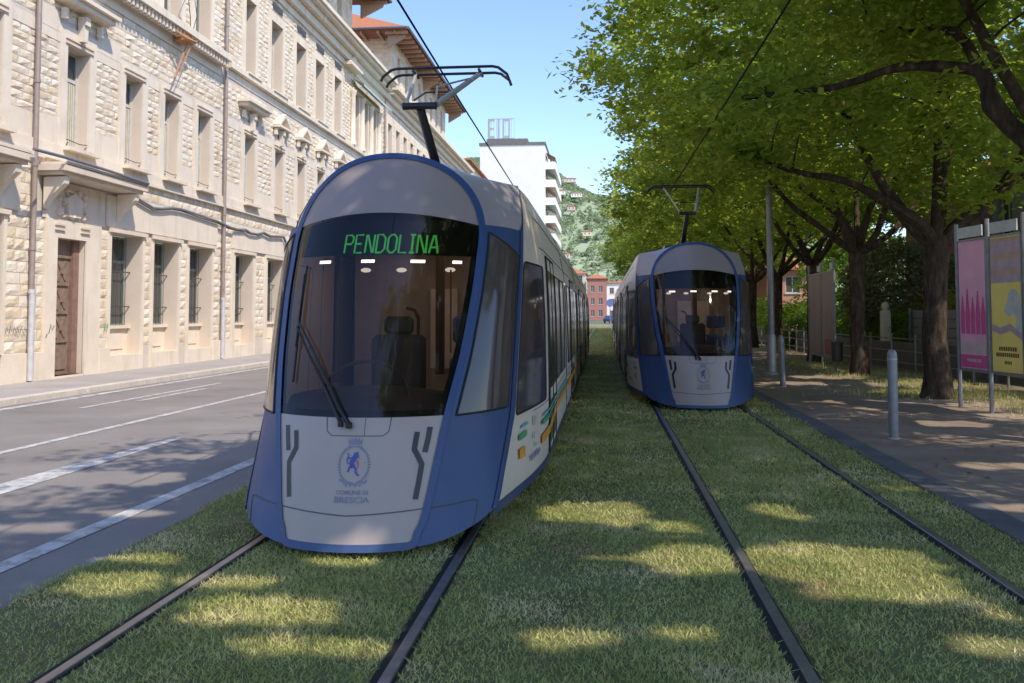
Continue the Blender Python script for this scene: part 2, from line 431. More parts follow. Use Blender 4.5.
        for sg in(1,-1):
            pts=[(sg*(side(lerp(2.9 if nose else v0+.02,v1-.02,i/12),2.36)+.002),lerp(2.9 if nose else v0+.02,v1-.02,i/12),2.36) for i in range(13)]
            sm.tube(pts,.006,4)
            pts=[(sg*(side(lerp(2.9 if nose else v0+.02,v1-.02,i/12),2.66)+.002),lerp(2.9 if nose else v0+.02,v1-.02,i/12),2.66) for i in range(13)]
            sm.tube(pts,.005,4)
            pts=[(sg*(side(lerp(2.2 if nose else v0+.02,v1-.02,i/12),.82)+.001),lerp(2.2 if nose else v0+.02,v1-.02,i/12),.82) for i in range(13)]
            sm.tube(pts,.004,4)
        sm.build('trim_line','t_seam',T)
        return b
    def pane(va,vb,wa,wb,name='side_window',seal=True,mat='t_glass2',lean=False,r=.06):
        for sg in(1,-1):
            g=MB()
            def fn(i,j,o=.006):
                w=lerp(wa,wb,j); a=va if not lean else itp(PV,w)+.10
                # rounded corners: pull the side edges in near top and bottom
                e=min(j,1-j)*(wb-wa); c=0 if e>=r else r-math.sqrt(max(0,r*r-(r-e)**2))
                v=lerp(a+c,vb-c,i); return (sg*(side(v,w)+o),v,w)
            jj=[0,.01,.02,.035]+[.06+.88*k/12 for k in range(13)]+[.965,.98,.99,1]
            vs=[fn(i/5,j) for j in jj for i in range(6)]
            fs=[(a*6+b,a*6+b+1,a*6+b+7,a*6+b+6) for a in range(len(jj)-1) for b in range(5)]
            g.add(vs,fs); p=g.build(name,mat,T,True)
            if seal:
                lp=[fn(i/5,0) for i in range(6)]+[fn(1,j) for j in jj[1:]]+[fn(1-i/5,1) for i in range(1,6)]+[fn(0,j) for j in jj[::-1][1:]]
                s_=MB(); s_.tube(lp,.009,5,False); s_.build('seal','t_dark',p)
    def door(va,vb):
        for sg in(1,-1):
            d=MB()
            mid=(va+vb)/2
            for a,b in((va,mid-.012),(mid+.012,vb)):
                d.grid(lambda i,j:(sg*(side(lerp(a,b,i),lerp(.30,2.28,j))+.012),lerp(a,b,i),lerp(.30,2.28,j)),3,20)
            dd=d.build('door','t_side',T,True)
            gl=MB()
            for a,b in((va+.10,mid-.10),(mid+.10,vb-.10)):
                gl.grid(lambda i,j:(sg*(side(lerp(a,b,i),lerp(.92,2.16,j))+.017),lerp(a,b,i),lerp(.92,2.16,j)),3,14)
                gl.grid(lambda i,j:(sg*(side(lerp(a,b,i),lerp(.36,.80,j))+.017),lerp(a,b,i),lerp(.36,.80,j)),3,6)
            gl.build('door_glass','t_glass',dd,True)
            s_=MB()
            for v in(va-.012,mid,vb+.012):
                s_.tube([(sg*(side(v,lerp(.28,2.3,k/12))+.010),v,lerp(.28,2.3,k/12)) for k in range(13)],.013,5)
            s_.tube([(sg*(side(v,2.3)+.010),v,2.3) for v in(va-.012,mid,vb+.012)],.012,5)
            s_.build('door_seal','t_dark',dd)
    shell(0,7.8,nose=True)
    pane(0,2.95,.86,2.17,lean=True,mat='t_glass'); door(3.35,4.55); pane(4.9,5.95,.92,2.16); pane(6.12,7.2,.92,2.16)
    v=8.1
    for k in range(4):
        last=k==3
        shell(v,v+5.7,tail=last)
        pane(v+.35,v+1.5,.92,2.16); door(v+1.85,v+3.15); pane(v+3.45,v+(5.25 if not last else 4.4),.92,2.16)
        v+=6.0
    v=7.8
    for k in range(4):
        b=MB()
        for i in range(4):
            a=v+.02+i*.065
            for sg in(1,-1): pass
            prof=[(-1.15,.25),(1.15,.25),(1.17,1.2),(1.13,2.3),(.98,2.84),(-.98,2.84),(-1.13,2.3),(-1.17,1.2)]
            for (e,s) in((a,.97),(a+.033,1.0)): 
                pass
            vs=[(x*.965,a,z) for x,z in prof]+[(x,a+.033,z) for x,z in prof]+[(x*.965,a+.066,z) for x,z in prof]
            b.add(vs,[(q*8+k2,q*8+(k2+1)%8,q*8+8+(k2+1)%8,q*8+8+k2) for q in range(2) for k2 in range(8)])
        b.build('bellows','t_dark',T); v+=6.0
    # underframe and wheels
    u=MB(); u.box(-.85,.85,.9,31,.10,.34); u.build('underframe','t_dark',T)
    for vv in(3.2,5.0,15.0,16.8,27,28.8):
        for sg in(1,-1):
            w_=MB(); n=20
            vs=[];
            for x in(sg*.70,sg*.82):
                for k in range(n): t=2*PI*k/n; vs.append((x,vv+.27*math.cos(t),.285+.27*math.sin(t)))
            w_.add(vs,[(k,(k+1)%n,n+(k+1)%n,n+k) for k in range(n)]+[tuple(range(n)),tuple(range(n,2*n))]); w_.build('wheel','steel_l',T,True)
    # ---- cab interior seen through the windscreen
    I=MB(); I.box(-1.0,1.0,3.9,3.94,.4,2.6); I.box(-.80,.80,1.5,3.9,.42,.46); I.box(-.66,.66,2.0,3.9,2.5,2.53)
    I.build('cab_wall','int_wall',T)
    cl=MB()
    for a in(-.5,.38): cl.quad((a,2.0,2.42),(a+.12,2.0,2.42),(a+.12,3.6,2.42),(a,3.6,2.42))  # glowing strips added to brighten the cab, hidden behind the display band
    cl.build('cab_fill_strip','cab_fill_strip',T)
    D=MB()
    def dash(i,j):
        s=i*2-1; a=.60; prof=[(.36,.97),(.5,1.08),(.72,1.14),(.95,1.14),(1.15,1.05),(1.2,.6)]
        t=j*(len(prof)-1); k=min(int(t),len(prof)-2); f=t-k
        return (s*a*(1+.25*j),lerp(prof[k][0],prof[k+1][0],f)+.25*s*s*(1-j),lerp(prof[k][1],prof[k+1][1],f)-.08*s*s)
    D.grid(dash,16,20); D.build('dashboard','int_dark',T,True)
    ar=MB(); ar.tube([(.0+.34*math.cos(t),.62+.1*math.sin(t),1.0+.34*math.sin(t)**.8 if math.sin(t)>0 else 1.0) for t in [PI*k/14 for k in range(15)]],.014,6)
    ar.build('dashboard_hoop','int_brown',T,True)
    S=MB(); S.bbox(-.24,.24,1.7,1.82,.95,1.52,.04); S.bbox(-.24,.24,1.3,1.75,.85,.97,.04); S.bbox(-.13,.13,1.72,1.80,1.52,1.68,.03); S.build('driver_seat','int_dark',T,True)
    S=MB(); S.bbox(.35,.72,2.5,2.58,1.42,1.68,.03); S.bbox(.35,.80,2.3,2.6,1.0,1.3,.04); S.build('passenger_seat','int_blue',T,True)
    Pn=MB(); Pn.box(-.12,.18,3.84,3.88,1.1,1.98); Pn.box(.30,.56,3.84,3.88,1.15,1.98); Pn.build('window_view_panel','int_view',T)  # pale panels standing in for bright views through the side windows
    Pl=MB(); Pl.tube([(.42,2.0,1.35),(.42,2.0,2.1)],.009,6); Pl.build('grab_pole','orange_rail',T)
    Hn=MB(); Hn.tube([(-.02,2.7,1.2),(-.02,2.7,1.66),(-.06,2.7,1.74),(-.14,2.7,1.76)],.018,6); Hn.tube([(-.55,1.7,1.1),(-.55,1.75,2.5)],.03,6); Hn.tube([(.16,2.9,1.1),(.16,2.9,2.5)],.05,6); Hn.build('handrail','int_brown',T,True)
    for uu,vv in((-.44,0),(-.06,0),(.33,0),(.62,0)):
        l=MB(); hw=.055 if uu<.6 else .035
        l.grid(lambda i,j:front(uu+lerp(-hw,hw,i),lerp(2.105,2.13,j),-.03),4,1); l.build('cab_lamp','lamp_on',T)
    for uu in(-.42,-.08,.38,.70):
        l=MB(); n=12; l.add([(uu+.05*math.cos(2*PI*k/n),2.2,2.11+.022*math.sin(2*PI*k/n)) for k in range(n)],[tuple(range(n))]); l.build('ceiling_lamp','lamp_dim',T)
    # ---- livery stripes on the side
    def stripe(name,mat,segs,wd):
        for sg in(1,-1):
            mb=MB()
            for pts in segs:
                v2,f2=ribbon2(dens(pts,5),wd); mb.add([(sg*(side(max(a,itp(PV,max(b,.07))+.06),b)+.019),max(a,itp(PV,max(b,.07))+.06),b) for a,b in v2],f2)
            mb.build(name,mat,T)
    stripe('orange_stripe','orange',[[(1.5,.53),(1.72,.53)],[(2.55,.51),(3.3,.53),(4.6,.62),(7.7,.62)]]+[[(8.1+6*k,.62),(13.8+6*k,.62)] for k in range(4)],.085)
    stripe('green_stripe','green',[[(1.5,.665),(1.80,.675)],[(2.6,.665),(3.3,.67)]],.05)
    stripe('teal_stripe','teal',[[(1.6,.745),(1.85,.755)],[(2.65,.73),(3.4,.735),(4.6,.75),(7.7,.75)],[(3.3,.68),(4.6,.70),(7.7,.70)]]+[[(8.1+6*k,.75),(13.8+6*k,.75)] for k in range(4)],.024)
    stripe('side_emblem','teal',[[(2.12,.58),(2.12,.64)],[(2.12,.70),(2.14,.78)],[(2.18,.50),(2.2,.54)]],.05)
    stripe('side_emblem','orange',[[(2.27,.60),(2.29,.80)]],.018)
    stripe('side_caption','violet',[[(1.95,.425),(2.02,.43)],[(2.05,.43),(2.11,.432)],[(2.14,.432),(2.2,.434)],[(2.23,.434),(2.32,.438)],[(2.35,.438),(2.41,.44)]],.045)
    # ---- pantograph
    Pg=MB(); Pg.box(-.35,.35,3.5,4.1,3.02,3.06)
    for a,b in((-.3,3.55),(.3,3.55),(-.3,4.05),(.3,4.05)): Pg.lathe((a,b,3.0),[(.05,0),(.05,.03),(.03,.05),(.05,.07),(.03,.09),(.03,.12)],10)
    Pg.box(-.4,.4,3.45,4.15,3.12,3.17)
    pg=Pg.build('pantograph','black',T)
    a=MB(); a.tube([(0,3.85,3.15),(0,2.62,3.74)],[.055,.045],10); a.tube([(-.17,2.6,3.75),(-.16,2.6,3.75),(-.15,2.6,3.75),(.15,2.6,3.75),(.16,2.6,3.75),(.17,2.6,3.75)],[.034,.042,.036,.036,.042,.034],12); a.build('lower_arm','black',pg,True)
    a=MB(); a.tube([(-.14,2.62,3.77),(-.36,4.1,4.47)],[.016,.02],8); a.tube([(.17,2.62,3.77),(.40,4.1,4.47)],[.035,.028],8); a.tube([(.15,2.62,3.72),(.17,2.64,3.95),(.40,4.1,4.44)],[.012,.012,.01],6); a.build('upper_arm','steel_l',pg,True)
    a=MB()
    for vv in(3.98,4.26):
        a.tube([(-.74,vv,4.37),(-.72,vv,4.42),(-.62,vv,4.50),(-.55,vv,4.515),(.55,vv,4.515),(.62,vv,4.50),(.72,vv,4.42),(.74,vv,4.36)],.017,8)
    a.tube([(-.36,3.98,4.48),(-.36,4.26,4.48)],.02,6); a.tube([(.40,3.98,4.48),(.40,4.26,4.48)],.02,6)
    a.tube([(-.12,2.9,3.88),(-.08,3.3,4.06),(.20,3.3,4.06)],.010,6); a.build('contact_head','black',pg,True)
    return T
M['lamp_dim']=simple('dim_ceiling_lamp',(.7,.68,.6),.5,emit=(1,.95,.82),es=.9)
# ---------------------------------------------------------------- sun, sky, camera
EL=math.radians(50); AZ=math.radians(40)
S=Vector((math.cos(EL)*math.cos(AZ),-math.cos(EL)*math.sin(AZ),math.sin(EL)))
def lighting():
    w=bpy.data.worlds.new('World'); scene.world=w; w.use_nodes=True; nt=w.node_tree
    bg=nt.nodes['Background']; sk=N(nt,'ShaderNodeTexSky'); sk.sky_type='NISHITA'; sk.sun_disc=False
    sk.sun_elevation=EL; sk.sun_rotation=math.radians(90)+AZ; sk.air_density=1.0; sk.dust_density=.35; sk.ozone_density=2.2
    nt.links.new(mixc(nt,1.0,sk.outputs[0],(1.68,1.72,2.0),'MULTIPLY'),bg.inputs[0]); bg.inputs[1].default_value=.15
    l=bpy.data.lights.new('sun','SUN'); l.energy=5.0; l.angle=math.radians(.55); l.color=(1,.895,.75)
    o=bpy.data.objects.new('sun',l); o.rotation_euler=S.to_track_quat('Z','Y').to_euler(); o.location=(20,-20,40); COL.objects.link(o)
    c=bpy.data.cameras.new('camera'); c.sensor_width=36; c.lens=36*900/1024; c.shift_y=-(341.5-(314-900*math.tan(math.radians(3))))/1024
    c.clip_end=6000; c.clip_start=.05
    o=bpy.data.objects.new('camera',c); o.location=(0,0,1.7); o.rotation_euler=(math.radians(93),0,math.atan(91/900*math.cos(math.radians(3)))); COL.objects.link(o)
    scene.camera=o
    scene.view_settings.view_transform='Standard'; scene.view_settings.look='None'; scene.view_settings.exposure=0
lighting()
# ---------------------------------------------------------------- setting materials
def ground_mat(name,stops,s1,s2,rough=.9,bs=.5,bd=.01,bsc=60,stretch=(1,1,1)):
    m,nt,b=newmat(name); v=geo_pos(nt,stretch)
    a=noise(nt,v,s1,6,.65); f=noise(nt,v,s2,4,.7)
    c=ramp(nt,a,stops); c2=mixc(nt,.55,c,ramp(nt,f,[(.3,(.35,.35,.35)),(.7,(.75,.75,.75))]),'OVERLAY')
    nt.links.new(c2,b.inputs['Base Color']); b.inputs['Roughness'].default_value=rough; b.inputs['Specular IOR Level'].default_value=.3
    bump(nt,b,noise(nt,v,bsc,3),bs,bd); return m
M['asphalt']=ground_mat('road_asphalt',[(.28,(.155,.140,.128)),(.42,(.20,.182,.168)),(.55,(.22,.20,.187)),(.75,(.265,.24,.222))],.55,70,.85)
M['paving']=ground_mat('pavement_asphalt',[(.3,(.19,.142,.105)),(.5,(.25,.19,.145)),(.7,(.32,.25,.195))],.8,55,.9)
M['sidewalk']=ground_mat('sidewalk_surface',[(.3,(.30,.27,.25)),(.7,(.37,.34,.32))],.8,40,.9)
M['kerb']=ground_mat('kerb_stone',[(.3,(.42,.38,.33)),(.7,(.56,.51,.45))],2,30,.85)
M['kerb_d']=ground_mat('dark_kerb_stone',[(.3,(.085,.085,.09)),(.7,(.15,.15,.155))],1.5,40,.8)
M['line']=ground_mat('worn_road_paint',[(.36,(.24,.235,.23)),(.52,(.46,.455,.44)),(.8,(.66,.66,.64))],5,25,.7)
M['turf']=ground_mat('turf_soil',[(.3,(.12,.095,.045)),(.5,(.15,.15,.06)),(.75,(.18,.20,.075))],1.6,45,1)
M['earth']=ground_mat('dry_earth',[(.3,(.13,.11,.075)),(.55,(.19,.165,.11)),(.75,(.10,.115,.04))],1.4,40,1)
M['hillside']=ground_mat('hazed_hill_slope',[(.3,(.22,.29,.17)),(.7,(.32,.36,.24))],.02,.4,1)  # slope colour paled to imitate distance haze
M['land']=ground_mat('far_land',[(.3,(.10,.12,.06)),(.7,(.16,.16,.10))],.02,.4,1)
M['railhead']=simple('worn_rail_steel',(.33,.31,.30),.36,.75,.2,9)
M['groove']=simple('rail_groove',(.010,.010,.010),.8)
def blade_mat():
    m,nt,b=newmat('grass_blades'); v=geo_pos(nt)
    a=noise(nt,v,1.3,5,.6); f=noise(nt,v,38,2,.5)
    c=ramp(nt,a,[(.28,(.48,.38,.20)),(.42,(.34,.38,.135)),(.55,(.47,.48,.20)),(.70,(.70,.60,.38))])
    c2=mixc(nt,.75,c,ramp(nt,f,[(.3,(.25,.25,.22)),(.7,(.85,.8,.7))]),'OVERLAY')
    nt.links.new(c2,b.inputs['Base Color']); b.inputs['Roughness'].default_value=.6; b.inputs['Specular IOR Level'].default_value=.25
    out=[n for n in nt.nodes if n.type=='OUTPUT_MATERIAL'][0]
    t=N(nt,'ShaderNodeBsdfTranslucent'); nt.links.new(c2,t.inputs[0]); mx=N(nt,'ShaderNodeMixShader'); mx.inputs[0].default_value=.35
    nt.links.new(b.outputs[0],mx.inputs[1]); nt.links.new(t.outputs[0],mx.inputs[2]); nt.links.new(mx.outputs[0],out.inputs[0]); return m
M['grass']=blade_mat()
def leaf_mat(name,c1,c2,c3,tr=(.35,.55,.05),mixf=.45,ov=.8):
    m,nt,b=newmat(name); v=geo_pos(nt)
    a=noise(nt,v,.9,4,.6); g=N(nt,'ShaderNodeNewGeometry'); 
    col=ramp(nt,a,[(.3,c1),(.5,c2),(.7,c3)]); rp=ramp(nt,g.outputs['Random Per Island'],[(0,(.22,.27,.26)),(.55,(.50,.48,.42)),(1,(.90,.80,.60))])
    c=mixc(nt,ov,col,rp,'OVERLAY'); nt.links.new(c,b.inputs['Base Color']); b.inputs['Roughness'].default_value=.6; b.inputs['Specular IOR Level'].default_value=.22
    out=[n for n in nt.nodes if n.type=='OUTPUT_MATERIAL'][0]
    t=N(nt,'ShaderNodeBsdfTranslucent'); nt.links.new(mixc(nt,.8,c,tr),t.inputs[0]); mx=N(nt,'ShaderNodeMixShader'); mx.inputs[0].default_value=mixf
    nt.links.new(b.outputs[0],mx.inputs[1]); nt.links.new(t.outputs[0],mx.inputs[2]); nt.links.new(mx.outputs[0],out.inputs[0]); return m
M['leaf']=leaf_mat('street_tree_leaves',(.055,.105,.018),(.13,.185,.030),(.28,.31,.055),(.56,.68,.09),.55)
M['olive']=leaf_mat('grey_green_leaves',(.15,.155,.09),(.22,.225,.14),(.30,.29,.19),(.2,.25,.1),.2)
M['hedge']=leaf_mat('hedge_leaves',(.04,.08,.015),(.07,.12,.02),(.13,.17,.03))
M['yhedge']=leaf_mat('yellow_hedge_leaves',(.14,.18,.02),(.22,.26,.03),(.32,.32,.06),(.5,.5,.1))
M['hillwood']=leaf_mat('hazed_hill_trees',(.22,.30,.19),(.28,.36,.22),(.36,.42,.27),(.36,.45,.26),.4,.35)  # haze over the far trees is put into these pale greens
def bark():
    m,nt,b=newmat('tree_bark'); v=geo_pos(nt,(1,1,.3)); a=noise(nt,v,9,6,.7); 
    nt.links.new(ramp(nt,a,[(.3,(.028,.016,.012)),(.55,(.075,.055,.038)),(.75,(.16,.12,.08))]),b.inputs['Base Color']); b.inputs['Roughness'].default_value=.95
    b.inputs['Specular IOR Level'].default_value=.1
    bump(nt,b,noise(nt,v,22,5,.7),.9,.04); return m
M['bark']=bark()
def stone(name,c,var=.12,bs=.5,sc=3.0,stain=.25):
    m,nt,b=newmat(name); v=geo_pos(nt); a=noise(nt,v,sc,6,.7); f=noise(nt,geo_pos(nt,(2,2,.35)),1.3,5,.65); h=noise(nt,v,14,5,.7)
    c0=ramp(nt,a,[(.25,tuple(x*(1-var*1.3) for x in c)),(.5,c),(.75,tuple(min(1,x*(1+var)) for x in c))])
    st=ramp(nt,f,[(.52,(0,0,0)),(.75,(stain,stain,stain))])
    c1=mixc(nt,st,c0,(c[0]*.55,c[1]*.5,c[2]*.45)); nt.links.new(c1,b.inputs['Base Color']); b.inputs['Roughness'].default_value=.92
    b.inputs['Specular IOR Level'].default_value=.2; bump(nt,b,h,bs,.02); return m
def stone_blocks():
    m=stone('rock_faced_stone',(.71,.615,.49),.13,.7,2.5,.45); nt=m.node_tree; b=nt.nodes['Principled BSDF']
    src=b.inputs['Base Color'].links[0].from_socket; g=N(nt,'ShaderNodeNewGeometry')
    rp=ramp(nt,g.outputs['Random Per Island'],[(0,(.36,.33,.30)),(.35,(.50,.48,.46)),(.7,(.56,.55,.54)),(1,(.66,.64,.60))])
    nt.links.new(mixc(nt,.6,src,rp,'OVERLAY'),b.inputs['Base Color']); return m
M['block']=stone_blocks()
M['ashlar']=stone('smooth_cream_stone',(.70,.615,.50),.09,.25,1.2,.45)
M['ashlar2']=stone('pale_brown_stone',(.66,.56,.46),.1,.3,1.2,.3)
M['mortar']=stone('recessed_mortar',(.58,.52,.45),.1,.3)
M['plaster_w']=stone('white_plaster',(.78,.77,.74),.04,.1,.6,.15)
M['plaster_r']=stone('red_plaster',(.40,.19,.15),.08,.1,.6,.15)
M['brickish']=stone('terracotta_plaster',(.42,.22,.15),.08,.1,.6,.2)
M['plaster_c']=stone('cream_plaster',(.66,.60,.50),.05,.1,.6,.2)
M['plaster_g']=stone('blue_grey_plaster',(.25,.27,.33),.05,.1,.6,.2)
M['plaster_p']=stone('pink_plaster',(.33,.18,.17),.05,.1,.6,.2)
M['concrete']=stone('weathered_concrete',(.17,.165,.155),.15,.4,2,.4)
M['roof']=stone('red_roof_tiles',(.42,.17,.09),.2,.6,5,.3)
M['eave']=stone('painted_eave_boards',(.26,.11,.07),.2,.3,3,.3)
M['rafter']=stone('eave_rafters',(.42,.30,.22),.15,.3,3,.3)
M['wframe']=simple('pale_window_frame',(.50,.50,.46),.6)
M['wframe_g']=simple('grey_green_frame',(.22,.25,.22),.6)
M['pane']=glassy('window_pane',(.075,.080,.072),.05)
M['curtain']=simple('cream_curtain',(.52,.48,.38),.85)
M['shutter']=simple('olive_shutter',(.17,.17,.12),.7)
M['pipe']=simple('brown_downpipe',(.32,.25,.22),.5,.2)
M['pipe_l']=simple('pale_pipe_guard',(.52,.51,.52),.5,.1)
M['cable']=simple('grey_cable',(.16,.16,.18),.7)
M['iron']=simple('dark_iron',(.10,.095,.09),.6,.5)
M['rust']=simple('rusty_iron',(.42,.20,.09),.8)
M['galv']=simple('galvanised_steel',(.25,.245,.24),.5,.35,.15,10,.1)
M['greypaint']=simple('grey_metal_paint',(.15,.155,.17),.5,.2)
M['door_wood']=simple('old_door_wood',(.22,.15,.11),.75,var=.25,bmp=.3)
M['door_red']=simple('reddish_door_wood',(.22,.13,.10),.7,var=.2,bmp=.3)
M['awning']=simple('pale_green_awning',(.38,.50,.45),.8)
# ---------------------------------------------------------------- ground
def sheet(name,x0,x1,y0,y1,z,mat,lab=None):
    mb=MB(); n=1
    mb.quad((x0,y0,z),(x1,y0,z),(x1,y1,z),(x0,y1,z)); return mb.build(name,mat,kind='structure')
sheet('ground',-3000,3000,-60,4000,-.03,'land')
sheet('road',-11.0,-3.3,-30,127,0,'asphalt')
sheet('cross_road',-70,70,127,150,.004,'asphalt')
sheet('grass_track_soil',-3.45,3.08,-20,126.9,.010,'turf')
sheet('footpath',3.36,8.7,-30,127,.02,'paving')
sheet('verge',8.7,40,-30,127,.0,'earth')
b=MB()
y=-20
while y<126: 
    b.bbox(3.06,3.355,y+.004,y+.996,-.02,.035,.008); y+=1
b.build('kerb_strip','kerb_d',kind='structure')
b=MB(); y=-20
while y<126: b.bbox(-11.22,-11.0,y+.005,y+1.195,-.02,.125,.012); y+=1.2
b.build('left_kerb','kerb',kind='structure')
sheet('sidewalk',-13.55,-11.22,-30,127,.115,'sidewalk')
def dap(pts,nm='earth_patch'): pass
mk=MB()
def mark(p): mk.add([(x,y,.005) for x,y in p],[tuple(range(len(p)))])
mark([(-4.10,-10),(-3.93,-10),(-4.03,120),(-4.20,120)])
mark([(-7.40,5),(-7.27,5),(-7.40,110),(-7.54,110)])
mark([(-10.72,-10),(-10.52,-10),(-10.62,120),(-10.82,120)])
# arrow and lane tick
mark([(-5.95,2),(-5.60,2),(-5.66,8.9),(-5.74,12.0),(-5.86,12.0),(-6.0,8.9)])
mark([(-9.45,15.5),(-9.33,15.5),(-9.33,21.5),(-9.45,21.5)]); mark([(-9.1,16.8),(-8.98,17.0),(-8.98,20.0),(-9.1,19.6)])
for k in range(1,5): mark([(-5.86,12+k*9),(-5.74,12+k*9),(-5.74,15+k*9),(-5.86,15+k*9)])
mk.build('road_markings','line',kind='structure')
# rails
RX=[-2.58,-1.03,.92,2.46]
for x in RX:
    r=empty('tram_rail',(x,0,0))
    h=MB(); h.bbox(.0,.058,-10,126,-.02,.030,.004); h.build('rail_head','railhead',r)
    g=MB(); g.box(-.046,-.0,-10,126,-.02,.014); g.box(.058,.072,-10,126,-.02,.016); g.build('groove','groove',r)
for o,l in zip([o for o in COL.objects if o.name.startswith('tram_rail')],
  ['steel rail under the left side of the nearer tram, closest to the road','steel rail under the right side of the nearer tram','left steel rail of the track in front of the farther tram','right steel rail of the farther tram, closest to the footpath']):
    tag(o,l,'rail','tram rails set in the grass')
# grass blades
def grass():
    rs=np.random.RandomState(3); V=[];
    P=[]
    for y0,y1,d,hh,ww in((3.6,8,6000,.027,.0050),(8,14,2800,.032,.0078),(14,30,640,.042,.014),(30,60,160,.06,.03),(60,126,45,.06,.06)):
        n=int((y1-y0)*6.6*d); x=rs.uniform(-3.52,3.10,n); y=rs.uniform(y0,y1,n)
        edge=(-3.45+.10*np.sin(y*2.1)+.07*np.sin(y*5.3+1)+rs.normal(0,.05,n))
        ok=x>edge
        for r in RX: ok&=~((x>r-.060+.02*rs.rand(n))&(x<r+.085))
        # thin, worn growth in places
        w=np.sin(x*1.7+y*.9)*np.sin(y*1.3-x*.6); ok&=rs.rand(n)<(.66+.30*w+.12*np.sin(x*7+y*4)*np.sin(y*9-x*3))
        x=x[ok];y=y[ok];n=len(x)
        a=rs.uniform(0,2*np.pi,n); h=hh*rs.uniform(.45,1.35,n)*(1+.3*w[ok]); l=rs.normal(0,.75,n)*h; l2=rs.normal(0,.75,n)*h
        dx=np.cos(a)*ww*rs.uniform(.6,1.4,n); dy=np.sin(a)*ww
        b0=np.stack([x-dx,y-dy,np.full(n,.008)],1); b1=np.stack([x+dx,y+dy,np.full(n,.008)],1); t=np.stack([x+l,y+l2,.01+h],1)
        P.append(np.stack([b0,b1,t],1).reshape(-1,3))
    V=np.concatenate(P); F=np.arange(len(V)).reshape(-1,3)
    o=np_mesh('grass',V,F,'grass',nside=3); tag(o,'short rough green grass growing between and beside the tram rails','grass',kind='stuff')
grass()
# ---------------------------------------------------------------- foliage
LIT=[(-0.03,7.76,.42,.42),(.55,7.22,.23,.2),(.65,6.37,.61,.30),(1.62,6.34,.66,.56),(1.75,5.72,.5,.16),(-.15,4.78,.22,.14),(.38,4.93,.16,.12),(2.05,4.9,.25,.14),
(-1.97,5.01,.42,.2),(-1.49,4.53,.35,.15),(-3.1,5.46,.36,.2),(-2.37,5.54,.26,.12),(-1.81,6.13,.27,.13),(-3.2,6.03,.25,.12),(2.2,5.43,.1,.14),(1.42,8.05,.2,.12),(1.61,7.74,.14,.1),
(5.76,16.73,1.2,.30),(4.36,10.54,.4,.2),(4.83,17.9,.8,.3),(5.29,14.5,.6,.3),(4.76,22.6,.8,.5),(5.46,12.88,.3,.25),(6.0,24.79,1.1,.6),(3.5,8.31,.25,.15),(6.13,19.8,.7,.5),(6.6,15.6,.5,.35),(7.5,17.5,1.0,.4),(7.6,22.3,1.2,.9),(7.8,27,1.0,1.2),(5.2,29,1.2,.8),
(-5.31,8.96,1.1,.3),(-7.94,12.58,1.3,.4),(-7.61,14.59,1.4,.5),(-4.54,6.84,.3,.16),(-7.95,17.2,1.6,.8),(-6.34,9.5,.35,.4),(-5.15,12.11,.4,.3),(-4.0,7.4,.4,.1),(-8.6,9.5,1.2,1.0),(-6.6,12.9,.5,.2),(-5.0,10.4,.4,.15)]
def lit_mask(p,rs):
    g=p-np.outer(p[:,2]/S.z,np.array(S)); m=np.zeros(len(p),bool)
    for x,y,rx,ry in LIT:
        d=((g[:,0]-x)/(rx*1.08+.03))**2+((g[:,1]-y)/(ry*1.1+.05))**2
        m|=d<1+.35*np.sin(g[:,0]*9+x*5)+.2*np.sin(g[:,1]*17)
    return m
def leafquads(p,rs,size,flat=.55):
    n=len(p); s=size*rs.uniform(.6,1.35,n)[:,None]
    nrm=rs.normal(0,flat,(n,3)); nrm[:,2]=1; nrm/=np.linalg.norm(nrm,axis=1)[:,None]
    t=rs.normal(0,1,(n,3)); t-=nrm*(t*nrm).sum(1)[:,None]; t/=np.linalg.norm(t,axis=1)[:,None]; b=np.cross(nrm,t)
    fold=rs.uniform(-.18,.12,n)[:,None]
    a0=p-t*s*.55; a1=p+b*s*.34+nrm*s*fold; a2=p+t*s*.55-nrm*s*.1; a3=p-b*s*.34+nrm*s*fold
    V=np.stack([a0,a1,a2,a3],1).reshape(-1,3); return V,np.arange(len(V)).reshape(-1,4)
def curve_pts(a,b,sag,rs,n=5):
    a=Vector(a);b=Vector(b);out=[]
    j=Vector(rs.normal(0,.10,3))*(b-a).length
    for i in range(n+1):
        t=i/n; p=a.lerp(b,t)+j*math.sin(PI*t)*.8; p.z+=sag*math.sin(PI*t); out.append(p)
    return out
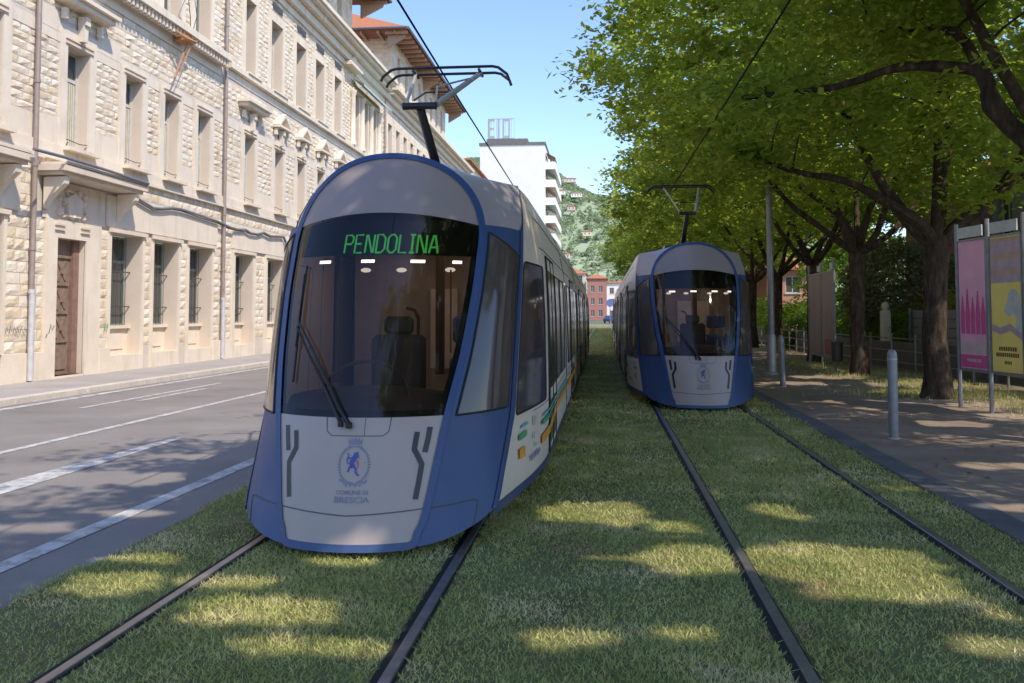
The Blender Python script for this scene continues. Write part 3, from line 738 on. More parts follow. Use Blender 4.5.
def street_tree(loc,seed,limbs,rad=(7.2,5.6),zr=(4.5,12.2),ctr=(0,0),ntr=.25,anch=560,leaves=88,size=.16,filt=True,fork=3.25,lean=(0,0),minx=None):
    rs=np.random.RandomState(seed); T=empty('street_tree',loc); X0,Y0=loc[0],loc[1]
    tr=MB(); r=ntr
    pts=[(0,0,-.05),(0.01,0,.12),(.02,-.01,.5),(-.02,.03,1.2),(lean[0]*.5,.02+lean[1]*.5,2.1),(lean[0],lean[1],fork-.15),(lean[0],lean[1],fork+.15)]
    rr=[r*1.45,r*1.22,r*1.02,r*.93,r*.88,r*1.0,r*.9]
    # bulges: jittered ring radii are enough at this distance
    tr.tube(pts,rr,14)
    trunk=tr.build('trunk','bark',T,True)
    skel=[]
    lb=MB()
    base=Vector((lean[0],lean[1],fork-.1))
    def limb(P,r0,r1):
        P=[Vector(p) for p in P]; n=len(P)
        # subdivide for curvature
        Q=[P[0]]
        for i in range(n-1):
            for k in range(1,4):
                t=k/3; p0=P[max(0,i-1)];p1=P[i];p2=P[i+1];p3=P[min(n-1,i+2)]
                Q.append(.5*((2*p1)+(p2-p0)*t+(2*p0-5*p1+4*p2-p3)*t*t+(3*p1-p0-3*p2+p3)*t**3))
        m=len(Q); R=[r0+(r1-r0)*(i/(m-1))**.8 for i in range(m)]
        R=[q*(1+.10*math.sin(i*2.3+seed)) for i,q in enumerate(R)]
        lb.tube(Q,R,9); skel.extend((q,R[i]) for i,q in enumerate(Q) if i>2)
    for L in limbs: limb([base]+[Vector(p) for p in L],r*.62,.035)
    # generic limbs
    ng=max(0,7-len(limbs)) if limbs else 6
    for k in range(ng):
        a=2*PI*k/ng+rs.uniform(-.4,.4)+seed; ln=rs.uniform(3.0,5.0)
        P=[base]; 
        for t in(.25,.5,.75,1): P.append(base+Vector((math.cos(a)*ln*t**1.0*.85,math.sin(a)*ln*t*.75,1.1*t*3.6*(.6+.5*t)+rs.normal(0,.15))))
        limb(P,r*.5,.04)
    # crown anchors
    A=[]
    cx,cy=ctr; zm=(zr[0]+zr[1])/2
    tries=0
    while len(A)<anch and tries<anch*30:
        tries+=1
        d=rs.normal(0,1,3); d/=np.linalg.norm(d); q=rs.uniform(.35,1)**.5
        lob=1+.13*math.sin(3*math.atan2(d[1],d[0])+seed*1.7)+.10*math.sin(5*d[0]+4*d[2]+seed)
        x=cx+d[0]*rad[0]*q*lob; y=cy+d[1]*rad[1]*q*lob
        up=zr[1]-zm; dn=zm-zr[0]
        z=zm+d[2]*q*(up if d[2]>0 else dn)*lob
        if z<zr[0]-.1+.9*math.sin(x*1.3+seed)*.35: continue
        if minx is not None and x+X0<minx+.5*math.sin(y*1.1): continue
        A.append((x,y,z))
    if filt:
        for L in limbs:
            e=base+Vector((0,0,0)); last=Vector(L[-1]); prev=Vector(L[-2])
            for q in range(9):
                w=prev.lerp(last,rs.uniform(.2,1.15)); A.append((w.x+rs.normal(0,.35),w.y+rs.normal(0,.35),w.z+rs.normal(.05,.22)))
        # leaf clumps added along sun rays to keep the track in shade
        c=0; tr_=0
        while c<230 and tr_<9000:
            tr_+=1
            gx,gy=rs.uniform(-4.2,3.2),rs.uniform(3.6,17); h=rs.uniform(5.4,11.2)
            W=np.array([gx+h*S.x/S.z,gy+h*S.y/S.z,h]); q=W-np.array([X0+cx,Y0+cy,zm])
            if (q[0]/rad[0])**2+(q[1]/rad[1])**2+(q[2]/((zr[1]-zr[0])/2))**2>1: continue
            if minx is not None and W[0]<minx: continue
            if lit_mask(W[None,:],rs).any(): continue
            A.append((W[0]-X0,W[1]-Y0,h)); c+=1
    A=np.array(A)
    # twigs to a subset of the anchors
    if len(skel)>0:
        SK=np.array([s[0][:] for s in skel])
        idx=rs.permutation(len(A))[:150]
        for i in idx:
            a=A[i]; d=np.linalg.norm(SK-a,axis=1)+ (SK[:,2]>a[2]+.3)*2.0; k=int(d.argmin())
            if d[k]>2.2: continue
            if filt and lit_mask(np.array([a+np.array([X0,Y0,0]),(a+SK[k])/2+np.array([X0,Y0,0])]),rs).any(): continue
            sr=skel[k][1]; c=curve_pts(skel[k][0],a,.15,rs,4)
            r0=min(sr*.5,.022); lb.tube(c,[r0*(1-.8*t/4) for t in range(5)],5,False)
    lb.build('limbs','bark',T,True)
    n=len(A)*leaves
    cl=np.repeat(A,leaves,0); sp=rs.uniform(.55,1.25,len(A)); p=cl+rs.normal(0,1,(n,3))*np.array([.34,.34,.17])*np.repeat(sp,leaves)[:,None]
    # leaves cut out so sun reaches the chosen lit ground patches
    if filt: 
        W=p+np.array([X0,Y0,0]); p=p[~lit_mask(W,rs)]
    V,F=leafquads(p,rs,size); np_mesh('crown',V,F,'leaf',T)
    return T
def rel(L,x,y): return [(a-x,b-y,c) for a,b,c in L]
T_=[]
x,y=6.65,18.9
T_.append((street_tree((x,y,.02),11,[rel([(6.35,18.6,3.45),(5.59,18.4,3.9),(4.76,18.2,4.3),(3.73,18.1,4.5),(2.6,18.2,5.0)],x,y),
   rel([(6.1,18.7,3.6),(5.5,18.8,4.58),(5.07,19,5.64),(4.4,19.3,7.0)],x,y),rel([(6.87,18.9,4.45),(7.03,18.9,5.63),(7.0,19.2,7.5)],x,y),rel([(7.1,18.8,3.5),(7.67,18.6,3.97),(8.55,18.4,4.63),(9.8,18.2,5.4)],x,y)],rad=(7.6,5.5),zr=(4.0,12.2),ctr=(0,.3),fork=3.1,lean=(.05,0)),
   'dark street tree beside the pink and yellow posters, one long low limb over the track'))
x,y=6.4,12.1
T_.append((street_tree((x,y,.02),5,[rel([(5.7,12,3.6),(5.36,12,3.92),(4.96,12,4.34),(4.91,12,4.77),(4.35,12.1,4.91),(3.82,12.2,4.92),(3.16,12.4,4.75),(1.96,12.8,4.72)],x,y),rel([(5.2,12,4.1),(4.91,12,4.64),(4.53,12,5.34),(3.53,12.2,5.4)],x,y),rel([(6.9,12.2,4.3),(7.6,12.2,5.4)],x,y)],size=.12,leaves=120,rad=(6.3,5.0),zr=(4.6,12.2),ctr=(.3,0),fork=3.2,minx=.6),
   'nearest street tree, its thick dark limb entering at the upper right corner'))
x,y=6.95,25.5
T_.append((street_tree((x,y,.02),23,[rel([(6.65,25.5,4.23),(6.09,25.5,4.71),(5.2,25.6,5.4),(3.6,25.8,6.2)],x,y),rel([(7.26,25.5,4.42),(7.6,25.5,5.11),(8.3,25.4,6.2)],x,y)],rad=(7.6,5.6),zr=(4.1,12),ntr=.22,fork=3.4,anch=560),
   'second visible street tree trunk, sunlit brown, just right of the empty notice board'))
T_.append((street_tree((6.3,5.3,.02),31,[],size=.125,leaves=100,rad=(6.4,5.0),zr=(5.2,12.4),anch=620,minx=-.6),'street tree nearest the camera, right of the picture'))
T_.append((street_tree((6.3,-1.6,.02),37,[],rad=(7.2,5.2),zr=(5.4,12.4),anch=620),'street tree behind the camera on the footpath'))
far0=street_tree((7.3,32.3,.02),41,[],rad=(7.2,5.4),zr=(4.3,11.8),ntr=.22,anch=430,leaves=66,size=.19,filt=False,fork=3.4)
T_.append((far0,'street tree rising behind the empty notice board'))
far1=street_tree((7.4,39.3,.02),52,[],rad=(7.4,5.4),zr=(4.2,11.6),ntr=.22,anch=400,leaves=56,size=.24,filt=False,fork=3.3)
T_.append((far1,'street tree with its trunk between the grey lamp post and the empty notice board'))
names=['fifth trunk back along the footpath, behind the grey post','sixth trunk back along the footpath, close left of the grey post','street tree half hidden behind the farther tram, second nearest of those','street tree hidden up to its crown by the farther tram','crown above the farther tram, well behind its pantograph','small distant crown at the end of the tree row','farthest but one crown of the row above the white tram roofs','last crown of the row at the crossroads']
for k in range(8):
    src=(far0,far1)[k%2]; c=copy_tree(src); c.location=(7.5+.1*math.sin(k*2),46.3+7.2*k,.02); c.rotation_euler=(0,0,k*1.3+.5); c.scale=(1,1,.96+.05*math.sin(k*3)); T_.append((c,names[k]))
for o,l in T_: tag(o,l,'tree','street trees along the footpath')
def bush(name,c,r,n,size,mat,label,cat,stem=True,seed=1,box=None,group=None):
    rs=np.random.RandomState(seed); T=empty(name,(c[0],c[1],0))
    if box:
        A=rs.uniform(-1,1,(n//30,3))*np.array(box)/2; A[:,2]+=box[2]/2+c[2]
    else:
        d=rs.normal(0,1,(n//30,3)); d/=np.linalg.norm(d,axis=1)[:,None]; A=d*(rs.uniform(.4,1,(n//30,1))**.4)*np.array(r); A[:,2]+=c[2]
    p=np.repeat(A,30,0)+rs.normal(0,.16,(len(A)*30,3)); p=p[p[:,2]>.03]
    V,F=leafquads(p,rs,size,.9); np_mesh('foliage',V,F,mat,T)
    if stem:
        mb=MB()
        for k in range(5):
            a=k*1.3; mb.tube([(0,0,0),(.1*math.cos(a),.1*math.sin(a),.6),(.5*r[0]*math.cos(a) if r else .2,.5*r[1]*math.sin(a) if r else .2,c[2])],[.05,.035,.015],6)
        mb.build('stem','bark',T,True)
    return tag(T,label,cat,group)
M['wire']=simple('dark_copper_wire',(.02,.02,.02),.9,spec=.05)
M['mortar_w']=stone('reveal_stone',(.62,.53,.44),.05,.2,1.2,.2)
# ---------------------------------------------------------------- facades
class Face:
    def __init__(s,o,a,n): s.o=Vector(o); s.a=Vector(a); s.n=Vector(n)
    def P(s,a,z,d=0): return s.o+s.a*a+s.n*d+Vector((0,0,z))
    def box(s,mb,a0,a1,z0,z1,d0,d1):
        v=[s.P(a,z,d) for z in(z0,z1) for d in(d0,d1) for a in(a0,a1)]
        mb.add(v,[(0,2,3,1),(4,5,7,6),(0,1,5,4),(2,6,7,3),(0,4,6,2),(1,3,7,5)])
    def prism(s,mb,poly,d0,d1):
        n=len(poly); v=[s.P(a,z,d0) for a,z in poly]+[s.P(a,z,d1) for a,z in poly]
        mb.add(v,[tuple(range(n)),tuple(range(2*n-1,n-1,-1))]+[(i,(i+1)%n,n+(i+1)%n,n+i) for i in range(n)])
    def wall(s,mb,a0,a1,z0,z1,ops,dep=.42,d=0,rv=None):
        A=sorted({a0,a1}|{o[0] for o in ops}|{o[1] for o in ops}); Z=sorted({z0,z1}|{o[2] for o in ops}|{o[3] for o in ops})
        A=[q for q in A if a0<=q<=a1]; Z=[q for q in Z if z0<=q<=z1]
        for i in range(len(A)-1):
            for j in range(len(Z)-1):
                am=(A[i]+A[i+1])/2; zm=(Z[j]+Z[j+1])/2
                if any(o[0]<am<o[1] and o[2]<zm<o[3] for o in ops): continue
                mb.quad(s.P(A[i],Z[j],d),s.P(A[i+1],Z[j],d),s.P(A[i+1],Z[j+1],d),s.P(A[i],Z[j+1],d))
        for o in ops:
            q=[(o[0],o[2]),(o[1],o[2]),(o[1],o[3]),(o[0],o[3])]
            for k in range(4):
                m,n_=q[k],q[(k+1)%4]; (rv or mb).quad(s.P(*m,d),s.P(*n_,d),s.P(*n_,d-dep),s.P(*m,d-dep))
def blocks(face,mb,a0,a1,z0,z1,avoid,h=.26,rs=None,prj=.05):
    nrow=max(1,round((z1-z0)/h)); h=(z1-z0)/nrow
    for r in range(nrow):
        za=z0+r*h; zb=za+h
        iv=[(a0,a1)]
        for o in avoid:
            if min(zb,o[3])-max(za,o[2])>.06:
                nv=[]
                for p,q in iv:
                    if o[1]<=p or o[0]>=q: nv.append((p,q)); continue
                    if o[0]>p: nv.append((p,o[0]))
                    if o[1]<q: nv.append((o[1],q))
                iv=nv
        for p,q in iv:
            a=p
            while a<q-.05:
                w=rs.uniform(.24,.70); b=min(q,a+w)
                if q-b<.18: b=q
                g=.011; A0,A1,Z0,Z1=a+g,b-g,za+g,zb-g
                pr=rs.uniform(.35,1.1)*prj
                nu=3;nv=3; vs=[]
                for j in range(nv+1):
                    for i in range(nu+1):
                        edge=i in(0,nu) or j in(0,nv)
                        d=.006 if edge else pr*rs.uniform(.55,1.25)
                        vs.append(face.P(lerp(A0,A1,i/nu)+(0 if edge else rs.uniform(-.03,.03)*1),lerp(Z0,Z1,j/nv)+(0 if edge else rs.uniform(-.02,.02)),d))
                fs=[(j*4+i,j*4+i+1,(j+1)*4+i+1,(j+1)*4+i) for j in range(nv) for i in range(nu)]
                mb.add(vs,fs); a=b
def window(face,parent,a0,a1,z0,z1,rec=.40,style='up',label=None):
    f=MB(); fw=.07
    face.box(f,a0,a0+fw,z0,z1,-rec,-rec+.06); face.box(f,a1-fw,a1,z0,z1,-rec,-rec+.06)
    face.box(f,a0+fw,a1-fw,z0,z0+fw,-rec,-rec+.055); face.box(f,a0+fw,a1-fw,z1-fw,z1,-rec,-rec+.055)
    am=(a0+a1)/2; zt=lerp(z0,z1,.70)
    face.box(f,am-.03,am+.03,z0+fw,zt,-rec,-rec+.05); face.box(f,a0+fw,a1-fw,zt,zt+.09,-rec,-rec+.05)
    w=f.build('window','wframe' if style!='dark' else 'wframe_g',parent)
    p=MB(); p.quad(*[face.P(a,z,-rec+.02) for a,z in((a0,z0),(a1,z0),(a1,z1),(a0,z1))]); p.build('pane','pane',w)
    return w
rs4=random.Random(5)
XF=-13.5
def big_building():
    T=empty('stone_building',(XF,20,.1)); T.location=(0,0,0)
    F=Face((XF,0,0),(0,1,0),(1,0,0))
    Y0,Y1=14.0,88.0
    first=[(15.2,16.2),(17.9,18.8),(21.25,22.25),(24.05,25.0),(26.35,27.25),(28.65,29.6),(32.6,33.6),(35.75,36.75),(38.5,39.5),(41.3,42.3),(44.2,45.2)]
    ped=[2,6]; tri=[7,8,9,10]
    y=47.3
    while y<86: first.append((y,y+1.0)); tri.append(len(first)-1); y+=2.95
    ground=[(15.1,16.7),(17.4,19.0),(23.5,25.2),(25.86,27.47),(28.2,29.95),(31.9,33.6),(35.1,36.9),(38.3,40.0),(41.3,43.0),(44.2,45.9)]
    y=47.2
    while y<86: ground.append((y,y+1.6)); y+=2.95
    second=[(15.3,16.5),(17.3,18.5),(24.3,25.5),(26.15,27.35),(28.35,29.5),(32.55,33.55),(35.2,36.5),(38.2,39.5),(40.9,42.2),(43.9,45.1),(47.4,48.5),(49.3,50.4),(51.2,52.3)]
    y=55.3
    while y<86: second.append((y,y+1.1)); y+=2.2
    gz=(1.35,3.95); fz=(5.9,8.52); sz=(10.85,13.78)
    door=(21.0,22.25,.16,3.6)
    ops=[(a,b,.55,gz[1]) for a,b in ground]+[(a,b,*fz) for a,b in first]+[(a,b,*sz) for a,b in second]+[door]
    mb=MB(); rv=MB(); F.wall(mb,Y0,Y1,.1,16.2,ops,.55,0,rv)
    for k in range(len(ops)):
        r_=MB(); r_.add(rv.v[k*16:(k+1)*16],[(0,1,2,3),(4,5,6,7),(8,9,10,11),(12,13,14,15)]); r_.build('window_reveal','mortar_w',T)
    # the end wall towards the camera and roof plane
    mb.quad((XF,Y0,.1),(XF-14,Y0,.1),(XF-14,Y0,16.2),(XF,Y0,16.2)); mb.quad((XF,Y1,.1),(XF-14,Y1,.1),(XF-14,Y1,16.2),(XF,Y1,16.2))
    mb.quad((XF,Y0,16.2),(XF,Y1,16.2),(XF-14,Y1,16.2),(XF-14,Y0,16.2))
    mb.build('wall','mortar',T)
    # smooth dressings: thin slabs standing proud
    sm=[]   # rectangles (a0,a1,z0,z1)
    dr=MB()
    def slab(a0,a1,z0,z1,d=.045,ops_=ops):
        sm.append((a0,a1,z0,z1)); F.wall(dr,a0,a1,z0,z1,[(max(a0,o[0]),min(a1,o[1]),max(z0,o[2]),min(z1,o[3])) for o in ops_ if o[0]<a1 and o[1]>a0 and o[2]<z1 and o[3]>z0],.05,d)
        for q in((a0,a0),(a1,a1)): dr.quad(F.P(q[0],z0,0),F.P(q[0],z1,0),F.P(q[0],z1,d),F.P(q[0],z0,d))
        for z in(z0,z1): dr.quad(F.P(a0,z,0),F.P(a1,z,0),F.P(a1,z,d),F.P(a0,z,d))
    slab(Y0,20.55,.1,.78,.09); slab(22.95,23.45,.1,.78,.09); slab(30.05,31.8,.1,.78,.09)
    prev=None
    slab(20.55,22.95,.1,4.05,.07)
    sm.append((20.2,23.3,4.05,5.0))
    F.wall(dr,20.4,23.15,4.052,5.0,[],.05,.035)
    for a,b in ground:
        slab(a-.28 if a>31 else a-.12,b+.28 if a>31 else b+.12,.1,4.1,.05)
    # ground-floor lintel bands over groups
    for a,b in((14.0,19.5),(23.2,30.25),(31.6,37.2),(38.0,46.2),(46.9,53.5)): slab(a,b,4.1,4.95,.075)
    for a,b in((14.0,19.5),(23.2,30.25),(31.6,37.2),(38.0,46.2),(46.9,53.5)):
        m_=MB()
    # belt under first floor windows, and spandrel slabs
    slab(Y0,Y1,5.60,5.88,.10)
    for i,(a,b) in enumerate(first):
        slab(a-.30,b+.30,5.88,9.0 if i in ped or i in tri else 8.85,.05)
    for a,b in((20.05,20.95),(22.6,23.75)): slab(a,b,5.88,6.55,.03); slab(a,b,8.75,9.25,.03)
    for i in range(len(first)-1):
        a,b=first[i][1]+.31,first[i+1][0]-.31
        if b-a>.2: slab(a,b,5.88,6.5,.025); slab(a,b,8.5,8.80,.025)
    slab(Y0,30.35,10.15,10.60,.05); slab(30.9,Y1,10.3,10.58,.04)
    for i,(a,b) in enumerate(second):
        slab(a-.26 if i not in(3,4) else a-.3,b+.26,10.86,14.15,.05)
    slab(30.9,Y1,14.75,15.05,.10)
    dr.build('dressed_stone','ashlar',T)
    bl=MB(); rs=random.Random(2)
    avoid=[(a-.0,b+.0,c,d) for a,b,c,d in ops]+sm
    blocks(F,bl,Y0,54,.80,5.58,avoid,.27,rs,.036)
    blocks(F,bl,Y0,54,5.90,10.13,avoid,.20,rs,.032)
    blocks(F,bl,Y0,54,10.62,15.0,avoid,.20,rs,.032)
    blocks(F,bl,54,Y1,.8,15.0,avoid,.30,rs,.035)
    bl.build('rock_faced_courses','block',T)
    # belt courses, cornice
    c=MB()
    F.box(c,Y0,20.3,5.46,5.60,0,.14)
    F.box(c,Y0,Y1,5.50,5.598,0,.13)
    F.box(c,Y0,30.35,10.62,10.84,0,.48); F.box(c,Y0,30.35,10.50,10.615,0,.20)
    F.box(c,30.9,Y1,10.60,10.78,0,.22)
    bc=c.build('belt_course','ashlar',T)
    d=MB(); a=14.0
    while a<30.2:
        if not(26.9<a<27.5 or 21<a<21.8): d=MB(); F.box(d,a,a+.10,10.40,10.615,.20,.40); d.build('dentil','ashlar2',bc)
        a+=.22
    c=MB()
    F.prism(c,[(Y0,15.06),(30.5,15.06),(30.5,15.6),(Y0,15.6)],0,.35)
    F.prism(c,[(Y0-.1,15.62),(30.6,15.62),(30.6,16.05),(Y0-.1,16.05)],0,.85)
    F.box(c,30.9,Y1,15.07,15.45,0,.30); F.box(c,30.8,54.2,15.75,15.9,0,.80); F.box(c,30.8,54.2,15.46,15.745,0,.55); F.box(c,30.7,54.3,15.905,16.1,0,.92)
    F.box(c,54.7,Y1,15.46,15.7,0,.55); F.box(c,54.6,Y1+.1,15.705,15.95,0,.85)
    c.build('cornice','ashlar',T)
    # pediments over first-floor windows
    for i,(a,b) in enumerate(first):
        if i in ped or i in tri or i==0:
            m_=(a+b)/2; p=MB(); hw=.92 if i in ped else .74
            if i in ped or i==0:
                F.box(p,m_-hw-.25,m_+hw+.25,9.62,9.72,0,.52); F.box(p,m_-hw-.15,m_+hw+.15,9.48,9.617,0,.40)
            else:
                F.box(p,m_-hw,m_+hw,9.40,9.49,0,.36)
                F.prism(p,[(m_-hw,9.503),(m_+hw,9.503),(m_,10.02)],0,.12)
                F.prism(p,[(m_-hw,9.505),(m_-hw+.15,9.505),(m_,9.92),(m_+hw-.15,9.505),(m_+hw,9.505),(m_,10.08)],.122,.32)
            F.prism(p,[(m_-.08,8.72),(m_+.08,8.72),(m_+.12,9.36),(m_-.12,9.36)],.052,.22)
            F.box(p,m_-.10,m_+.10,9.15,9.36,.222,.28)
            for sg in(-1,1):
                F.box(p,m_+sg*(hw-.12)-.05,m_+sg*(hw-.12)+.05,9.1,9.37,.052,.20)
            p.build('pediment','ashlar',T)
    # windows
    for i,(a,b) in enumerate(first):
        w=window(F,T,a,b,fz[0],fz[1],.36)
        s_=MB(); F.box(s_,a-.2,b+.2,5.80,5.895,.101,.30); s_.build('sill','ashlar',w)
        u=MB(); F.box(u,a-.12,b+.12,8.545,8.60,.051,.09); F.box(u,a-.12,b+.12,8.66,8.70,.051,.10); u.build('lintel_moulding','ashlar2',w)
        if i<14:
            cu=MB(); n=9; z1=lerp(fz[0],fz[1],.69)
            for k in range(n): aa=lerp((a+b)/2+.03,b-.08,k/n); bb=lerp((a+b)/2+.03,b-.08,(k+1)/n); cu.quad(F.P(aa,fz[0]+.07,-.325),F.P(bb,fz[0]+.07,-.315 if k%2 else -.332),F.P(bb,z1,-.315 if k%2 else -.332),F.P(aa,z1,-.325))
            cu.build('curtain','curtain',w)
            r=MB()
            for q in((a+.1,.0),(b-.1,.0)): r.tube([F.P(q[0],5.9,-.05),F.P(q[0],6.05,.04)],.012,5)
            r.tube([F.P(a+.02,6.12,.02),F.P((a+b)/2,6.06,.10),F.P(b-.02,6.12,.02)],.012,5); r.build('flag_bracket','iron',w)
    for i,(a,b) in enumerate(ground):
        w=window(F,T,a+.05,b-.05,1.35,3.93,.54,'dark')
        pn=MB(); F.box(pn,a+.002,b-.002,.55,1.28,-.53,-.40); F.box(pn,a-.05,b+.05,1.285,1.37,-.54,-.30); F.box(pn,a+.25,b-.25,.7,1.15,-.398,-.37); pn.build('apron','ashlar',w)
        br=MB()
        if i<10:
            n=7
            for k in range(1,n): q=lerp(a,b,k/n); br.tube([F.P(q,1.38,-.35),F.P(q,3.9,-.35)],.009,5)
            for z in(1.9,2.9): F.box(br,a,b,z,z+.03,-.362,-.338)
            br.build('window_bars','iron',w)
        h=MB(); F.box(h,a-.15,b+.15,3.955,4.06,.051,.12); h.build('lintel_moulding','ashlar2',w)
    for i,(a,b) in enumerate(second):
        w=window(F,T,a,b,sz[0],sz[1],.45,'dark' if i%3 else 'up')
        if 4<i<10:
            s_=MB(); F.box(s_,a-.15,b+.15,10.785,10.855,.0,.27); s_.build('sill','ashlar',w)
            q=MB(); F.box(q,a-.05,b+.05,9.72+.65,10.3,.03,.05); 
            v=MB(); F.box(v,a+.1,b-.1,14.30,14.55,-.02,.058); v.build('vent_slot','iron',w)
        if i in(2,3,4,10,11,12): 
            cpi=MB(); F.box(cpi,a-.35,b+.35,13.82,13.95,.051,.16); cpi.build('lintel_moulding','ashlar',w)
    # loggia columns
    for q in(48.9,50.85,47.0,52.7): 
        c_=MB(); c_.lathe(F.P(q,10.8,.12),[(.20,0),(.20,.15),(.15,.22),(.14,2.7),(.19,2.8),(.22,2.98)],12); c_.build('column','ashlar',T,True)
    aw=MB(); aw.add([F.P(46.9,14.45,.1),F.P(53.2,14.45,.1),F.P(53.2,14.1,.75),F.P(46.9,14.1,.75),F.P(46.9,13.98,.76),F.P(53.2,13.98,.76)],[(0,1,2,3),(3,2,5,4)]); aw.build('awning','awning',T)
    pd=MB(); F.box(pd,45.4,47.6,14.78,14.92,0,.5); F.prism(pd,[(45.4,14.925),(47.6,14.925),(46.5,15.55)],0,.38); pd.build('pediment','ashlar',T)
    # doorway
    D=MB(); F.box(D,21.0,21.98,.16,3.6,-.27,-.22); 
    for k in range(3):
        z=.98+k*.72
        F.box(D,21.30,21.90,z,z+.05,-.219,-.18)
        for sg in(0,1): F.prism(D,[(21.40,z+.12+.5*sg),(21.48,z+.10+.5*sg),(21.82,z+.62-.5*sg),(21.74,z+.64-.5*sg)],-.219,-.195)
        F.box(D,21.54,21.68,z+.30,z+.44,-.194,-.175)
    F.box(D,21.35,21.85,.3,.85,-.219,-.19); F.box(D,21.02,21.96,3.12,3.19,-.219,-.17)
    dd=D.build('door','door_wood',T)
    e=MB(); F.box(e,21.99,22.245,.16,3.6,-.27,-.13)
    e.build('door_jamb','door_red',dd)
    st=MB(); F.box(st,20.9,22.35,.1,.16,-.54,.12); st.build('doorstep','ashlar',T)
    for (p,q) in((20.15,24.1),(15.5,19.0)):
        K=MB(); F.box(K,p,q,5.14,5.28,.0,.75); F.box(K,p+.08,q-.08,5.05,5.137,.0,.64); F.prism(K,[(p+.1,5.302),(q-.1,5.302),(q-.1,5.36),(p+.1,5.36)],.0,.75)
        cn=K.build('canopy','ashlar2',T)
        for x_ in(p+.2,q-.45):
            B=MB()
            B.add([F.P(x_,4.25,.08),F.P(x_+.2,4.25,.08),F.P(x_,5.01,.08),F.P(x_+.2,5.01,.08),F.P(x_,5.01,.62),F.P(x_+.2,5.01,.62),F.P(x_,4.85,.60),F.P(x_+.2,4.85,.60),F.P(x_,4.5,.22),F.P(x_+.2,4.5,.22)],
              [(0,1,9,8),(8,9,7,6),(6,7,5,4),(0,8,2),(8,6,4,2),(1,3,9),(9,3,5,7),(2,4,5,3)])
            B.build('bracket','ashlar',cn)
    O=MB(); rr=random.Random(4)
    for k in range(34):
        a=rr.uniform(21.0,22.2); z=4.1+rr.random()*.75; r_=rr.uniform(.05,.12)
        O.lathe(F.P(a,z,.06),[(r_*.3,-r_*.8),(r_,-r_*.2),(r_*.8,r_*.5),(r_*.2,r_*.8)],7)
    F.prism(O,[(21.35,4.15),(21.85,4.15),(21.95,4.6),(21.6,4.78),(21.25,4.6)],.02,.14)
    for a,b in((20.85,21.25),(21.95,22.35)):
        for z in(3.78,3.9): F.box(O,a,b,z,z+.05,.07,.12)
    O.build('carved_crest','ashlar2',T)
    # upper storey blocks with the overhanging red roofs
    for (a0,a1,ra0,ra1) in((14.0,48.3,13,50.6),(57.0,77,55.2,79.2)):
        G=Face((XF-.35 if a0<20 else XF-.15,0,0),(0,1,0),(1,0,0))
        wo=[]
        y=a0+1.6
        while y<a1-1.6: wo.append((y,y+.9,16.9,19.0)); y+=2.3
        u=MB(); G.wall(u,a0,a1,16.1,20.1,wo,.5)
        xb=XF-9
        xf=G.o.x
        u.quad((xf,a0,16.1),(xb,a0,16.1),(xb,a0,20.1),(xf,a0,20.1)); u.quad((xf,a1,16.1),(xb,a1,16.1),(xb,a1,20.1),(xf,a1,20.1))
        u.build('upper_wall','ashlar',T)
        ub=MB(); blocks(G,ub,a0,a1,16.15,20.0,[(p-.2,q+.2,r-.1,s+.15) for p,q,r,s in wo],.30,rs,.045)
        H=Face((xf,a0,0),(-1,0,0),(0,-1,0)); blocks(H,ub,0,8.5,16.15,20.0,[(1.2,2.3,16.9,19.0)],.30,rs,.045)
        ub.build('rock_faced_courses','block',T)
        for p,q,r,s in wo: window(G,T,p,q,r,s,.4,'dark')
        hw=MB(); H.box(hw,1.25,2.25,17.0,18.9,.0,.02); hw.build('shutter','shutter',T)
        R=MB(); xo=XF+1.25; zi=19.75
        ex=[(xo,ra0),(xo,ra1),(xb-1,ra1),(xb-1,ra0)]
        rid=[((xo+xb-1)/2,ra0+5.2),((xo+xb-1)/2,ra1-5.2)]
        zt=22.0 if a0<20 else 22.8
        v=[(x,y_,zi+.16) for x,y_ in ex]+[(x,y_,zt) for x,y_ in rid]+[(x,y_,zi) for x,y_ in ex]
        R.add(v,[(0,1,5,4),(1,2,5),(2,3,4,5),(3,0,4),(0,1,7,6),(1,2,8,7),(2,3,9,8),(3,0,6,9)])
        ro=R.build('roof','roof',T)
        E_=MB(); E_.quad((xo-.05,ra0+.05,zi-.004),(xo-.05,ra1-.05,zi-.004),(xb,ra1-.05,zi+.0),(xb,ra0+.05,zi+.0)); E_.build('eave_boards','eave',ro)
        y=ra0+.3
        while y<ra1: E2=MB(); E2.box(xf-.1,xo-.06,y,y+.12,zi-.19,zi-.01); E2.build('rafter','rafter',ro); y+=1.05
        for x_ in(xo-.9,xo-2.0,xo-3.1,xo-4.2,xo-5.3): E2=MB(); E2.box(x_,x_+.12,ra0+.1,a0,zi-.19,zi-.012); E2.build('rafter','rafter',ro)
        for y in(ra0+.6,(ra0+ra1)/2,ra1-.6): E2=MB(); E2.add([(xf,y,zi-1.0),(xf,y+.16,zi-1.0),(xf,y,zi-.2),(xf,y+.16,zi-.2),(xo-.25,y,zi-.2),(xo-.25,y+.16,zi-.2),(xo-.3,y,zi-.36),(xo-.3,y+.16,zi-.36)],[(0,1,7,6),(6,7,5,4),(0,6,4,2),(1,3,5,7),(2,4,5,3)]); E2.build('eave_bracket','rafter',ro)
        gu=MB(); gu.tube([(xo+.06,ra0,zi+.1),(xo+.06,ra1,zi+.1)],.08,8); gu.tube([(xo,ra0-.06,zi+.1),(xb,ra0-.06,zi+.1)],.08,8); gu.build('gutter','greypaint',ro)
    # parapet in front of the setback
    ba=MB(); 
    y=48.6
